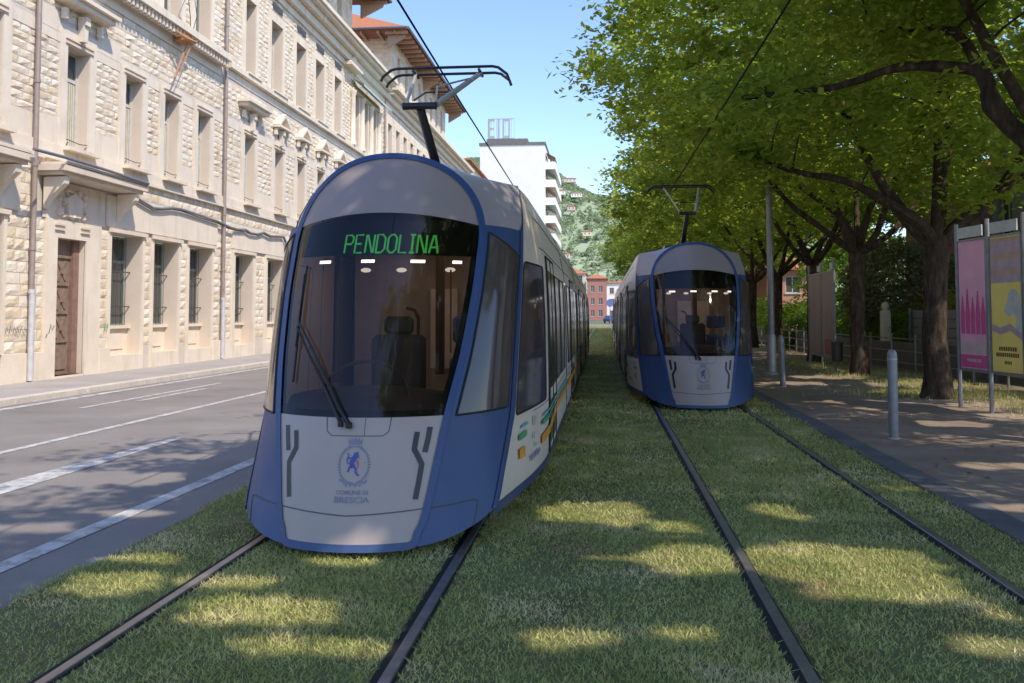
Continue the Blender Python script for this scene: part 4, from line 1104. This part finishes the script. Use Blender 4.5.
    while y<56.5: F.box(ba,y,y+.14,16.12,16.62,-.1,.10); y+=.32
    F.box(ba,48.4,56.8,16.625,16.75,-.14,.14); ba.build('balustrade','ashlar',T)
    # downpipes
    for a in(19.93,30.65,54.2,70.5):
        z1=16.2
        p=MB(); p.tube([F.P(a,2.2,.13),F.P(a,z1,.13)],.062,10)
        for z in(3.2,5.2,7.2,9.4,12,14.2): p.tube([F.P(a,z,.13),F.P(a,z+.07,.13)],.078,10)
        d_=p.build('downpipe','pipe',T,True)
        p=MB(); p.tube([F.P(a,.14,.15),F.P(a,2.22,.15)],.072,10); p.tube([F.P(a,2.18,.14),F.P(a,2.28,.14)],.085,10); p.build('pipe_shoe','pipe_l',d_,True)
    c=MB(); cb=[(18.72,5.37),(20.05,5.42),(21.8,5.40),(24.0,5.36),(24.3,5.10),(24.81,4.98),(25.5,4.86),(26.06,4.90),(26.7,5.0),(27.29,5.03),(28.6,4.98),(30.05,4.92),(31.0,4.82),(31.68,4.80),(32.5,4.86),(33.0,4.78),(33.69,4.80),(34.3,4.92),(35.0,4.84),(36.53,4.95),(36.8,4.75),(36.85,4.15)]
    c.tube([F.P(a,z,.17 if a>24.1 else .9 if a<19.4 else .8) for a,z in cb],.040,8); c.tube([F.P(a+.02,z-.06+.02*math.sin(a*9),.14 if a>24.1 else .88) for a,z in cb if a>24],.022,6)
    c.build('facade_cable','cable',T,True)
    g=MB(); 
    rr=random.Random(9)
    for (a,z) in((19.12,1.38),(19.5,1.36)):
        for k in range(3): 
            q=[(a+k*.13,z-.13+rr.random()*.04),(a+k*.13+.05,z+.03+rr.random()*.03),(a+k*.13+.09,z-.1)]
            v2,f2=ribbon2(q,.03); g.add([F.P(x_,z_,.072) for x_,z_ in v2],f2)
    v2,f2=ribbon2([(20.72,1.22),(20.80,1.45),(20.86,1.30),(20.93,1.42)],.035); g.add([F.P(x_,z_,.076) for x_,z_ in v2],f2)
    v2,f2=ribbon2([(20.60,1.12),(20.66,1.22)],.035); g.add([F.P(x_,z_,.076) for x_,z_ in v2],f2)
    g.build('graffiti','cable',T)
    g=MB(); v2,f2=ribbon2([(23.2,1.25),(23.26,1.45),(23.33,1.28),(23.38,1.44)],.05); g.add([F.P(x_,z_,.062) for x_,z_ in v2],f2); g.build('green_graffiti','green',T)
    tag(T,'long cream rock-faced stone building with red overhanging roofs along the left side of the road','building')
    B=empty('wall_bracket',(XF+.2,27.2,10.45)); m=MB()
    m.tube([(.15,0,0),(.15,-.9,-1.45)],.03,6); m.tube([(.22,.1,-.05),(.22,-.75,-1.35)],.018,6); m.tube([(.1,-1.1,.05),(.35,-.5,-.12),(.25,.3,.02)],.05,6); m.build('strut','rust',B)
    m=MB(); m.bbox(-.1,.30,-.45,.05,-.14,.04,.02); m.build('mount','rust',B)
    m=MB(); m.tube([(.15,.1,0),(.2,.0,.7),(.2,-.25,1.6),(.2,.2,2.2)],.014,5); m.tube([(.15,.1,0),(.25,.35,.9),(.2,.1,1.9)],.012,5); m.build('rod','iron',B)
    tag(B,'rusty orange metal bracket with a hanging strut on the stone facade','bracket')
big_building()
# ---------------------------------------------------------------- trams
tram=build_tram(); tram.location=(-1.79,6.05,0)
tag(tram,'blue and white tram with PENDOLINA on its display, the nearer and larger of the two','tram','blue and white trams')
tram2=copy_tree(tram); tram2.location=(1.72,15.92,0)
for o in [k for k in kids(tram2) if k.name.startswith('route_display')]: bpy.data.objects.remove(o)
tag(tram2,'blue and white tram standing farther back on the right-hand track, display unlit','tram','blue and white trams')
for x,lab,yy in((-1.86,'black overhead contact wire above the nearer tram',3.0),(1.66,'dark overhead contact wire crossing in front of the leaves above the farther tram',3.0)):
    m=MB(); m.tube([(x+.10*math.sin(k*1.1),-12+k*8,4.545+.03*math.cos(k)) if k>1 else (x,-12+k*8,4.545) for k in range(0,20)],.012,6); o=m.build('contact_wire','wire'); tag(o,lab,'wire','overhead tram wires')
# ---------------------------------------------------------------- street furniture
def bollard(x,y,lab,tilt=0):
    T=empty('bollard',(x,y,.02)); m=MB(); m.lathe((0,0,0),[(.064,0),(.064,1.12),(.058,1.16),(.04,1.19),(.01,1.20)],20); m.build('post','galv',T,True)
    m=MB(); m.lathe((0,0,0),[(.09,-.01),(.09,.012),(.067,.02)],20); m.lathe((0,0,1.06),[(.067,0),(.067,.02)],20); m.build('collar','steel_l',T,True); T.rotation_euler=(0,tilt,0)
    tag(T,lab,'bollard','metal bollards along the footpath edge')
bollard(3.90,12.72,'large grey metal bollard nearest the camera on the footpath')
bollard(4.12,21.4,'slim grey bollard close to the foot of the lamp post',math.radians(-1.5))
bollard(4.2,30.5,'small distant bollard on the footpath beyond the lamp post')
L=empty('lamp_post',(4.68,25.84,.02)); m=MB(); m.lathe((0,0,0),[(.10,1.0),(.095,1.1),(.085,5.4),(.07,8.5)],16); m.build('pole','galv',L,True)
m=MB(); m.lathe((0,0,0),[(.20,0),(.20,.03),(.13,.06),(.125,1.05),(.10,1.12)],16); m.build('base_sleeve','steel_l',L,True)
m=MB(); m.tube([(0,0,8.4),(-.3,0,8.8),(-1.6,0,9.0)],.035,8); m.bbox(-2.2,-1.5,-.12,.12,8.93,9.06,.03); m.build('lamp_arm','galv',L,True)
tag(L,'tall round grey steel pole standing on the footpath right of the farther tram','lamp post')
M['poster_p']=stone('pink_poster_paper',(.84,.42,.50),.12,.05,1.5,.0); M['poster_y']=stone('yellow_poster_paper',(.88,.68,.18),.1,.05,1.5,.0)
M['poster_b']=stone('bare_board',(.38,.29,.25),.12,.1,1.2,.3); M['pp_w']=simple('poster_pale',(.60,.45,.42),.8); M['pp_m']=simple('poster_magenta',(.66,.10,.26),.8); M['pp_v']=simple('poster_violet',(.46,.34,.36),.8); M['pp_b']=simple('poster_light_blue',(.52,.52,.44),.8); M['pp_o']=simple('poster_tan',(.52,.33,.22),.8); M['pp_d']=simple('poster_brown',(.20,.10,.03),.8); M['pp_r']=simple('poster_red',(.42,.13,.08),.8)
def board(posts,zb,zt,label,kind):
    T=empty('notice_board',(posts[0][0],posts[0][1],.02)); o=Vector((posts[0][0],posts[0][1],0))
    P=[Vector((p[0],p[1],0))-o for p in posts]; d=(P[-1]-P[0]).normalized(); n=Vector((-d.y,d.x,0)); n=n if n.x<0 else -n
    for p in P: 
        m=MB(); m.tube([p,p+Vector((0,0,zt+.06))],.038,8); m.build('post','galv',T,True)
    F=Face((0,0,0),d,n)
    for i in range(len(P)-1):
        a0=(P[i]-P[0]).length+.05; a1=(P[i+1]-P[0]).length-.05; z1=zt-.28
        m=MB(); F.box(m,a0,a1,zb,z1,-.02,.01); pn=m.build('panel',{'a':('poster_p','poster_y'),'b':('poster_b','poster_b')}[kind][i],T)
        m=MB(); F.box(m,a0-.01,a1+.01,zb-.04,zb,-.03,.03); F.box(m,a0-.01,a1+.01,z1,z1+.035,-.03,.03); F.box(m,a0-.01,a0+.02,zb,z1,-.028,.028); F.box(m,a1-.02,a1+.01,zb,z1,-.028,.028); m.build('panel_frame','galv',T)
        m=MB(); F.box(m,a0+.02,a1-.12 if kind=='a' else a0+.5,zt-.21,zt-.02,-.01,.01); m.build('number_plate','wframe',T)
        w=a1-a0; H=z1-zb
        def art(name,mat,rects,dd=.013):
            q=MB()
            for r in rects: q.add([F.P(lerp(a0+.03,a1-.03,r[0]),lerp(zb+.02,z1-.02,r[1]),dd),F.P(lerp(a0+.03,a1-.03,r[2]),lerp(zb+.02,z1-.02,r[1]),dd),F.P(lerp(a0+.03,a1-.03,r[2]),lerp(zb+.02,z1-.02,r[3]),dd),F.P(lerp(a0+.03,a1-.03,r[0]),lerp(zb+.02,z1-.02,r[3]),dd)],[(0,1,2,3)])
            q.build(name,mat,pn)
        fl=(F.P(0,0,1)-F.P(0,0,0)).x
        if kind=='a' and i==0:
            art('pale_stripe','pp_w',[(0.02,.11,.98,.20)])
            art('dark_band','pp_m',[(0,.0,1,.10)]); art('small_text','pp_w',[(.25+.09*k,.045,.31+.09*k,.07) for k in range(6)],.015)
            q=MB(); r_=random.Random(8)
            for k in range(5):
                cx=.14+.18*k; h=.28+.08*r_.random(); pts=[(cx-.07,.27),(cx+.07,.27),(cx+.08,.42),(cx+.03,.27+h*.8),(cx+.02,.27+h),(cx-.02,.27+h),(cx-.04,.27+h*.8),(cx-.08,.42)]
                q.add([F.P(lerp(a0,a1,x_),lerp(zb,z1,z_),.014) for x_,z_ in pts],[tuple(range(8))])
            q.build('figures','pp_m',pn)
        if kind=='a' and i==1:
            art('violet_stripe','pp_v',[(0,.88,1,.97),(0,.76,1,.84),(0,.66,1,.72)]); art('tan_stripe','pp_o',[(0,.84,1,.88),(0,.72,1,.76),(0,.97,1,1)])
            q=MB(); 
            for (cx,cz,rx_,rz) in((.72,.52,.2,.09),(.58,.46,.14,.05),(.85,.45,.12,.06),(.88,.36,.1,.1)):
                q.add([F.P(lerp(a0,a1,cx+rx_*math.cos(t)*(1+.15*math.sin(4*t))),lerp(zb,z1,cz+rz*math.sin(t)),.0135+cx*.001) for t in [2*PI*k/18 for k in range(18)]],[tuple(range(18))])
            q.build('pale_shape','pp_b',pn)
            q=MB(); v2,f2=ribbon2([(.02,.33),(.3,.30),(.6,.33),(.98,.26)],.05); q.add([F.P(lerp(a0,a1,x_),lerp(zb,z1,z_),.016) for x_,z_ in v2],f2); q.build('curve_band','pp_v',pn)
            art('small_text','pp_d',[(.22+.075*k,.15,.275+.075*k,.18) for k in range(8)]+[(.12+.07*k,.105,.17+.07*k,.135) for k in range(11)]+[(.4+.05*k,.05,.43+.05*k,.075) for k in range(5)],.015)
        if kind=='b' and i==0: art('red_notice','pp_r',[(.1,.02,.75,.2)])
    return tag(T,label,'notice board')
board([(6.42,17.1),(6.55,16.1),(6.70,15.1)],.72,3.25,'metal poster board with one pink and one yellow poster beside the nearest trunk','a')
board([(6.62,26.7),(6.68,28.5),(6.74,30.4)],.42,3.2,'empty brown notice board on grey posts farther along the footpath','b')
BN=empty('litter_bin',(6.55,26.2,.02)); m=MB(); m.lathe((0,0,0),[(.13,.35),(.15,.4),(.16,.85),(.17,.88),(.14,.9)],14); m.build('bin_body','iron',BN,True); m=MB(); m.tube([(0,.16,0),(0,.16,1.0)],.02,6); m.build('post','galv',BN,True)
tag(BN,'small dark litter bin under the end of the empty notice board','bin')
# railing behind the trees
R=empty('railing',(8.7,14,0)); 
pts=[(9.6,8),(9.5,20),(9.15,23.5),(8.75,26.9),(8.3,31),(8.6,60)]
def along(pts,step):
    out=[]; carry=0
    for a,b in zip(pts,pts[1:]):
        A=Vector((*a,0));B=Vector((*b,0)); L_=(B-A).length; t=carry
        while t<L_: out.append(A.lerp(B,t/L_)); t+=step
        carry=t-L_
    return out
R.location=(0,0,0); k=0
for p in along(pts,1.55)[:30]:
    m=MB(); m.tube([p,p+Vector((0,0,1.08))],.032,8); m.lathe((p.x,p.y,1.08),[(.036,0),(.03,.03),(.01,.045)],8); m.build('railing_post','galv',R,True)
for z in(.98,.62,.28):
    m=MB(); m.tube([Vector((*p,z)) for p in pts],.018,6); m.build('rail_bar','galv',R)
tag(R,'low grey steel railing with round posts running behind the tree trunks','railing')
W=MB(); 
for a,b in zip(pts,pts[1:]):
    A=Vector((a[0]+.9,a[1],0));B=Vector((b[0]+.9,b[1],0)); W.add([A,B,B+Vector((0,0,.8)),A+Vector((0,0,.8)),A+Vector((.25,0,0)),B+Vector((.25,0,0)),B+Vector((.25,0,.8)),A+Vector((.25,0,.8))],[(0,1,2,3),(4,5,6,7),(3,2,6,7),(0,4,7,3),(1,5,6,2)])
tag(W.build('garden_wall','concrete'),'low stained concrete wall behind the steel railing','wall')
sc=empty('board_screen',(9.9,27.2,0)); m=MB()
for k in range(4): m.bbox(-.03,.03,-3.6,3.0,.75+k*.27,.75+k*.27+.26,.008)
m.build('boards','greypaint',sc); 
for y_ in(-3.5,-1.4,.8,2.9): m=MB(); m.bbox(-.12,-.032,y_-.05,y_+.05,0,1.9,.01); m.build('post','greypaint',sc)
tag(sc,'dark grey board screen above the wall between the two nearest trunks','fence')
WP=empty('pillar',(9.35,31.1,0)); m=MB(); m.bbox(-.14,.14,-.14,.14,0,1.75,.02); m.build('shaft','plaster_c',WP); m=MB(); m.lathe((0,0,1.75),[(.17,0),(.17,.05),(.08,.09),(.13,.2),(.10,.31),(.02,.36)],12); m.build('finial','plaster_c',WP,True); tag(WP,'slim pale gate pillar with a round top by the railing','pillar')
bush('olive_tree',(10.9,34.0,2.6),(2.2,2.0,1.7),26000,.11,'olive','large round grey-green olive tree behind the railing','tree',seed=3)
bush('hedge',(10.6,27.2,1.45),None,5000,.08,'yhedge','bright yellow-green clipped hedge along the top of the grey board screen','hedge',False,4,(.7,7.0,.75))
bush('hedge',(10.2,37,0),None,14000,.10,'hedge','dark green hedge behind the empty notice board','hedge',False,5,(1.2,13,1.9))
bush('hedge',(13.5,52,0),None,16000,.2,'hedge','tall dark evergreen screen behind the round grey-green olive tree','hedge',False,12,(2.0,18,5.6))
bush('shrub',(9.7,47,1.0),(1.4,2.2,1.2),7000,.12,'hedge','bright green shrub in front of the terracotta house','shrub',seed=6)
bush('shrub',(9.9,18.6,1.0),(.9,2.0,1.1),5000,.10,'hedge','leafy shrub behind the poster board','shrub',seed=8)
bush('climbing_hedge',(10.4,62,0),None,9000,.14,'hedge','tall hedge at the far end of the railing','hedge',False,9,(1.4,18,2.6))
# weeds under the trees and loose leaves
def litter():
    rs=np.random.RandomState(8); P=[]
    for (cx,cy,rx,ry,n) in((6.9,19.6,1.6,1.0,2600),(7.1,26,1.3,1.4,2200),(7.2,22.5,.9,2.2,1400),(6.7,30,.9,2.5,1300),(7.3,33,1.0,1.5,1200),(7.6,16,.8,2.5,1500),(8.4,20,.4,6,1200)):
        a=rs.normal(0,.5,(n,2))*np.array([rx,ry])+np.array([cx,cy]); P.append(np.column_stack([a,np.full(n,.02)]))
    p=np.concatenate(P); n=len(p); a=rs.uniform(0,2*np.pi,n); w=.008; h=rs.uniform(.04,.13,n)
    d=np.stack([np.cos(a)*w,np.sin(a)*w,np.zeros(n)],1); t=p+np.stack([rs.normal(0,.03,n),rs.normal(0,.03,n),h],1)
    V=np.stack([p-d,p+d,t],1).reshape(-1,3); o=np_mesh('weeds',V,np.arange(len(V)).reshape(-1,3),'grass',nside=3); tag(o,'tufts of weeds and grass around the tree trunks on the footpath','weeds',kind='stuff')
    n=700; q=np.column_stack([rs.uniform(3.4,8.6,n),rs.uniform(7,34,n),np.full(n,.028)]); V,F=leafquads(q,rs,.06,.15); o=np_mesh('fallen_leaves',V,F,'olive'); tag(o,'dry fallen leaves scattered on the footpath','leaves',kind='stuff')
litter()
e=MB()
def blob(cx,cy,rx,ry,sd):
    r_=random.Random(sd); n=22; e.add([(cx+rx*math.cos(2*PI*k/n)*r_.uniform(.8,1.15),cy+ry*math.sin(2*PI*k/n)*r_.uniform(.8,1.15),.024) for k in range(n)],[tuple(range(n))])
blob(7.0,19.4,1.5,1.1,1); blob(7.15,26,1.3,1.6,2); blob(7.2,33,1.2,1.8,3); blob(6.7,12.4,1.1,1.1,4); e.build('tree_pits','earth',kind='structure')
# ---------------------------------------------------------------- houses on the right
def house(name,x0,x1,y0,y1,h,wallm,roofm,label,wins=(),roof=True,rh=1.6,winm='pane',group=None,cat='house'):
    T=empty(name,((x0+x1)/2,(y0+y1)/2,0)); ox,oy=(x0+x1)/2,(y0+y1)/2
    m=MB(); F1=Face((x0-ox,y0-oy,0),(1,0,0),(0,-1,0)); F2=Face((x0-ox,y0-oy,0),(0,1,0),(-1,0,0)); F3=Face((x1-ox,y0-oy,0),(0,1,0),(1,0,0)); F4=Face((x0-ox,y1-oy,0),(1,0,0),(0,1,0))
    fs={'f':F1,'l':F2,'r':F3,'b':F4}; dims={'f':x1-x0,'l':y1-y0,'r':y1-y0,'b':x1-x0}
    for k,F in fs.items(): F.wall(m,0,dims[k],0,h,[w[1:5] for w in wins if w[0]==k],.2)
    m.build('wall',wallm,T)
    for w in wins:
        F=fs[w[0]]; f=MB(); a,b,c,d=w[1:5]
        F.box(f,a,a+.06,c,d,-.18,-.12); F.box(f,b-.06,b,c,d,-.18,-.12); F.box(f,a,b,d-.06,d,-.181,-.119); F.box(f,a,b,c,c+.06,-.181,-.119); F.box(f,(a+b)/2-.03,(a+b)/2+.03,c,d,-.182,-.125); F.box(f,a-.08,b+.08,c-.08,c,0,.08)
        o=f.build('window','wframe',T); g=MB(); g.quad(F.P(a,c,-.16),F.P(b,c,-.16),F.P(b,d,-.16),F.P(a,d,-.16)); g.build('pane',winm,o)
    e=.45; xa,xb,ya,yb=x0-ox-e,x1-ox+e,y0-oy-e,y1-oy+e
    r=MB()
    if roof:
        w=min(xb-xa,yb-ya)/2
        if xb-xa<yb-ya: a_=(0,ya+w); b_=(0,yb-w); fs_=[(0,1,4),(1,2,5,4),(2,3,5),(3,0,4,5)]
        else: a_=(xa+w,0); b_=(xb-w,0); fs_=[(0,1,5,4),(1,2,5),(2,3,4,5),(3,0,4)]
        V=[(xa,ya,h),(xb,ya,h),(xb,yb,h),(xa,yb,h),(*a_,h+rh),(*b_,h+rh)]+[(xa,ya,h-.15),(xb,ya,h-.15),(xb,yb,h-.15),(xa,yb,h-.15)]
        r.add(V,fs_+[(6,7,8,9),(0,1,7,6),(1,2,8,7),(2,3,9,8),(3,0,6,9)])
    else: r.box(xa+e*.6,xb-e*.6,ya+e*.6,yb-e*.6,h-.02,h+.35)
    r.build('roof',roofm,T); return tag(T,label,cat,group)
house('house',13.2,22,20,32,9.0,'plaster_g','roof','blue-grey two-storey house glimpsed behind the poster board',[('l',1.5+3*k,2.5+3*k,z,z+1.4) for k in range(4) for z in(1.2,4.2)]+[('f',1.2,2.4,4.2,5.6),('f',1.2,2.4,1.2,2.6)],rh=1.6)
house('house',13.6,22,34,42,7.0,'plaster_p','roof','dull pink house behind the nearest trunk, beyond the blue-grey house',[('l',1.5+3*k,2.5+3*k,z,z+1.3) for k in range(2) for z in(1,3.6)])
house('house',11.7,15.4,66,80,5.0,'brickish','roof','terracotta coloured house behind the farther tram and the grey pole',[('f',1.3,2.3,z,z+1.2) for z in(.9,3.2)],rh=1.2)
house('house',11.8,20,92,110,7.0,'plaster_c','roof','pale cream house far along the footpath behind the trunks',[('f',1+3*k,2+3*k,z,z+1.4) for k in range(2) for z in(1.2,4.2)])
# ---------------------------------------------------------------- far end of the street
def rows(face,w,n,zs,ww=1.2,hh=1.7): return [(face,w*(i+.5)/n-ww/2,w*(i+.5)/n+ww/2,z,z+hh) for i in range(n) for z in zs]
house('apartment_house',-4.2,1.0,250,265,11.6,'plaster_r','roof','narrow red house with pale window frames at the end of the street',[('f',.8,1.9,z,z+1.8) for z in(1,4.3,7.7)]+[('f',3.0,4.1,z,z+1.8) for z in(1,4.3,7.7)],rh=1.3,cat='building')
house('apartment_house',1.05,9.5,252,268,10.4,'plaster_w','roof','white house right of the narrow red house at the end of the street',rows('f',8.4,3,(1,4.2,7.3)),rh=.8,cat='building')
house('apartment_house',-14,-4.9,262,280,13.5,'plaster_c','roof','cream house with a low tiled roof left of the narrow red house',rows('f',9,3,(1,4.5,8,11.2)),rh=2,cat='building')
house('apartment_house',10,26,255,275,11,'plaster_c','roof','wide pale house at the end of the street behind the last trees',rows('f',16,5,(1,4.2,7.3)),rh=2,cat='building')
house('apartment_house',-26,-14.6,96,126,18.5,'plaster_c','roof','pale apartment house just past the end of the stone building',rows('f',11.4,4,(2,5.5,9,12.5,15.8))+rows('r',30,9,(2,5.5,9,12.5,15.8)),rh=1.5,cat='building')
M['tower_side']=M['plaster_w']; M['awn_o']=simple('faded_orange_blind',(.42,.30,.20),.8); M['awn_g']=simple('faded_green_blind',(.30,.36,.30),.8)
T=empty('white_tower',(-15,160,0)); m=MB(); x0,x1,y0,y1,h=-20.6+15,-9.6+15,-10,14,30.2
m.box(x0,x1,y0,y1,0,h); m.build('wall','plaster_w',T)
m=MB(); m.box(x0-.15,x1+.15,y0-.15,y1,h+.002,h+.45); m.box(x0+1,x0+8,y0+1,y0+7,h+.46,h+1.3); m.build('roof_parapet','concrete',T)
for k in range(9):
    z=2.0+3.05*k
    m=MB(); m.box(x1+.003,x1+1.7,y0+1.2,y1-1,z-.18,z); m.box(x1+1.6,x1+1.7,y0+1.2,y1-1,z+.002,z+1.05); m.box(x1+.004,x1+1.598,y0+1.2,y0+1.3,z+.002,z+1.05); m.box(x1+.004,x1+1.598,y1-1.1,y1-1,z+.002,z+1.05)
    bal=m.build('balcony','plaster_w',T)
    m=MB(); 
    for q in range(4): m.box(x1+.01,x1+.05,y0+2+q*5.4,y0+4.4+q*5.4,z+.05,z+2.4)
    m.build('balcony_door','pane',bal)
    m=MB(); m.add([(x1+.06,y0+1.6,z+2.75),(x1+.06,y0+8,z+2.75),(x1+1.66,y0+8,z+1.9),(x1+1.66,y0+1.6,z+1.9)],[(0,1,2,3)]); m.build('blind',('awn_o','awn_g')[k%2],bal)
tag(T,'tall white apartment tower with a blank end wall and balconies on its right side','building')
G=empty('rooftop_sign',(-17.3,152,31.5)); m=MB()
for zz in(0.2,3.6): m.box(-2.2,2.3,-.05,.05,zz,zz+.1)
for xx in [-2.2+.5*i for i in range(10)]: m.box(xx,xx+.06,.05,.12,-.9,3.7)
m.build('scaffold','steel_l',G)
for a0,bars in((-2.1,[(0,.3,0,3.2),(.3,1.2,0,.35),(.3,1.0,1.4,1.75),(.3,1.2,2.85,3.2)]),(-.5,[(0,.3,0,3.2)]),(.35,[(0,.3,0,3.2),(.3,1.1,0,.35),(.3,1.1,2.85,3.2),(1.1,1.4,0,3.2)])):
    m=MB()
    for b0,b1,z0,z1 in bars: m.box(a0+b0*.9,a0+b1*.9,-.15,-.08,.35+z0,.35+z1)
    m.build('sign_letter','steel_l',G)
tag(G,'white letter sign on a scaffold on top of the white tower','sign')
# hill
def hill():
    def ht(x,y):
        r=itp([(-900,210),(-400,190),(-160,152),(-42,136),(-2,119),(60,95),(300,70),(900,60)],x)
        t=max(0,min(1,(y-430)/470)); return r*(t*t*(3-2*t))+5*math.sin(x*.03+y*.02)*t+3*math.sin(x*.09)*t
    m=MB(); nx,ny=70,30
    vs=[(lerp(-900,900,i/nx),lerp(420,1300,j/ny),ht(lerp(-900,900,i/nx),min(900,lerp(420,1300,j/ny)))-1) for j in range(ny+1) for i in range(nx+1)]
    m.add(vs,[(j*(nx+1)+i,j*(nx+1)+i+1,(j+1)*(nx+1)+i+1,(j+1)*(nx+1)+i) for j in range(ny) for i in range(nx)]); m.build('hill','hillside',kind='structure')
    rs=np.random.RandomState(2); P=[]
    for _ in range(5200):
        x=rs.uniform(-190,70); y=rs.uniform(430,930); z=ht(x,y)
        P.append((x,y,z,rs.uniform(1.8,3.6)))
    P=np.array(P); k=26
    c=np.repeat(P,k,0); d=rs.normal(0,1,(len(c),3)); d/=np.linalg.norm(d,axis=1)[:,None]; d[:,2]=np.abs(d[:,2])
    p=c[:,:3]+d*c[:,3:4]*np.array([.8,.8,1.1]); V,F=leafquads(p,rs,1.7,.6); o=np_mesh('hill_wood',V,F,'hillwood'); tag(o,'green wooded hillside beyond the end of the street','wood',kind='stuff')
    labs=['cream villa with a wide tiled roof highest on the wooded hill','white house just below the highest villa','small pale house on the hill left of the white house','pinkish house halfway up the hill near the trees','yellow house low on the hill beside the tree crowns','little grey house low on the hill above the tram wires','pale house on the hill close to the white tower']
    for i,(px,dist,w,mt) in enumerate(((-29,790,12,'plaster_c'),(-21,740,9,'plaster_w'),(-33,730,6,'plaster_w'),(-24,700,6,'plaster_pk'),(-11,650,6,'awn_y'),(-24,600,5,'plaster_c'),(-36,690,6,'plaster_c'))):
        z=ht(px,dist)
        o=house('hillside_house',px-w/2,px+w/2,dist-8,dist-2,3.6,mt,'roof',labs[i],rows('f',w,2 if w<9 else 4,(1.2,),.8,1.2),rh=1.0); o.location.z=z+2.6; 
M['plaster_pk']=stone('hazy_pink_plaster',(.62,.50,.46),.05,.1,.5,.1)
M['awn_y']=stone('yellow_plaster',(.70,.60,.42),.05,.1,.5,.1)
hill()
# small parked car at the crossroads and road sign
C=empty('parked_car',(1.5,133,.0)); 
prof=[(-2.0,.35),(-2.05,.75),(-1.9,.95),(-1.2,1.0),(-.6,1.42),(.9,1.45),(1.55,.98),(2.0,.9),(2.05,.4)]
m=MB(); n=len(prof); hw=.82
vs=[(x_,-hw*(.82 if z>1.1 else 1),z) for x_,z in prof]+[(x_,hw*(.82 if z>1.1 else 1),z) for x_,z in prof]
m.add(vs,[tuple(range(n)),tuple(range(2*n-1,n-1,-1))]+[(i,(i+1)%n,n+(i+1)%n,n+i) for i in range(n)]); M['carblue']=paint('dark_blue_car_paint',(.03,.05,.16)); m.build('body','carblue',C)
m=MB(); m.box(-1.0,1.35,-.80,-.79,1.02,1.34); m.box(-1.0,1.35,.79,.80,1.02,1.34); m.build('side_glass','t_glass',C)
for xx in(-1.3,1.3):
    for sg in(-1,1): 
        m=MB(); vv=[(xx+.31*math.cos(2*PI*k/16),sg*q,.31+.31*math.sin(2*PI*k/16)) for q in(.70,.85) for k in range(16)]; m.add(vv,[(k,(k+1)%16,16+(k+1)%16,16+k) for k in range(16)]+[tuple(range(16)),tuple(range(31,15,-1))]); m.build('wheel','t_dark',C)
C.rotation_euler=(0,0,1.2); C.location=(1.5,168,.0)
tag(C,'small dark blue car parked at the crossroads between the two trams','car')
D=empty('road_sign',(1.1,140,0)); m=MB(); m.tube([(0,0,0),(0,0,3.6)],.06,8); m.build('pole','galv',D); m=MB(); nn=20
m.add([(.6*math.cos(2*PI*k/nn),q,3.4+.6*math.sin(2*PI*k/nn)) for q in(-.09,-.06) for k in range(nn)],[tuple(range(nn)),tuple(range(2*nn-1,nn-1,-1))]+[(k,(k+1)%nn,nn+(k+1)%nn,nn+k) for k in range(nn)]); m.build('sign_plate','int_blue',D)
tag(D,'round blue road sign on a thin pole at the crossroads','sign')
scene.cycles.max_bounces=8; scene.cycles.transparent_max_bounces=12
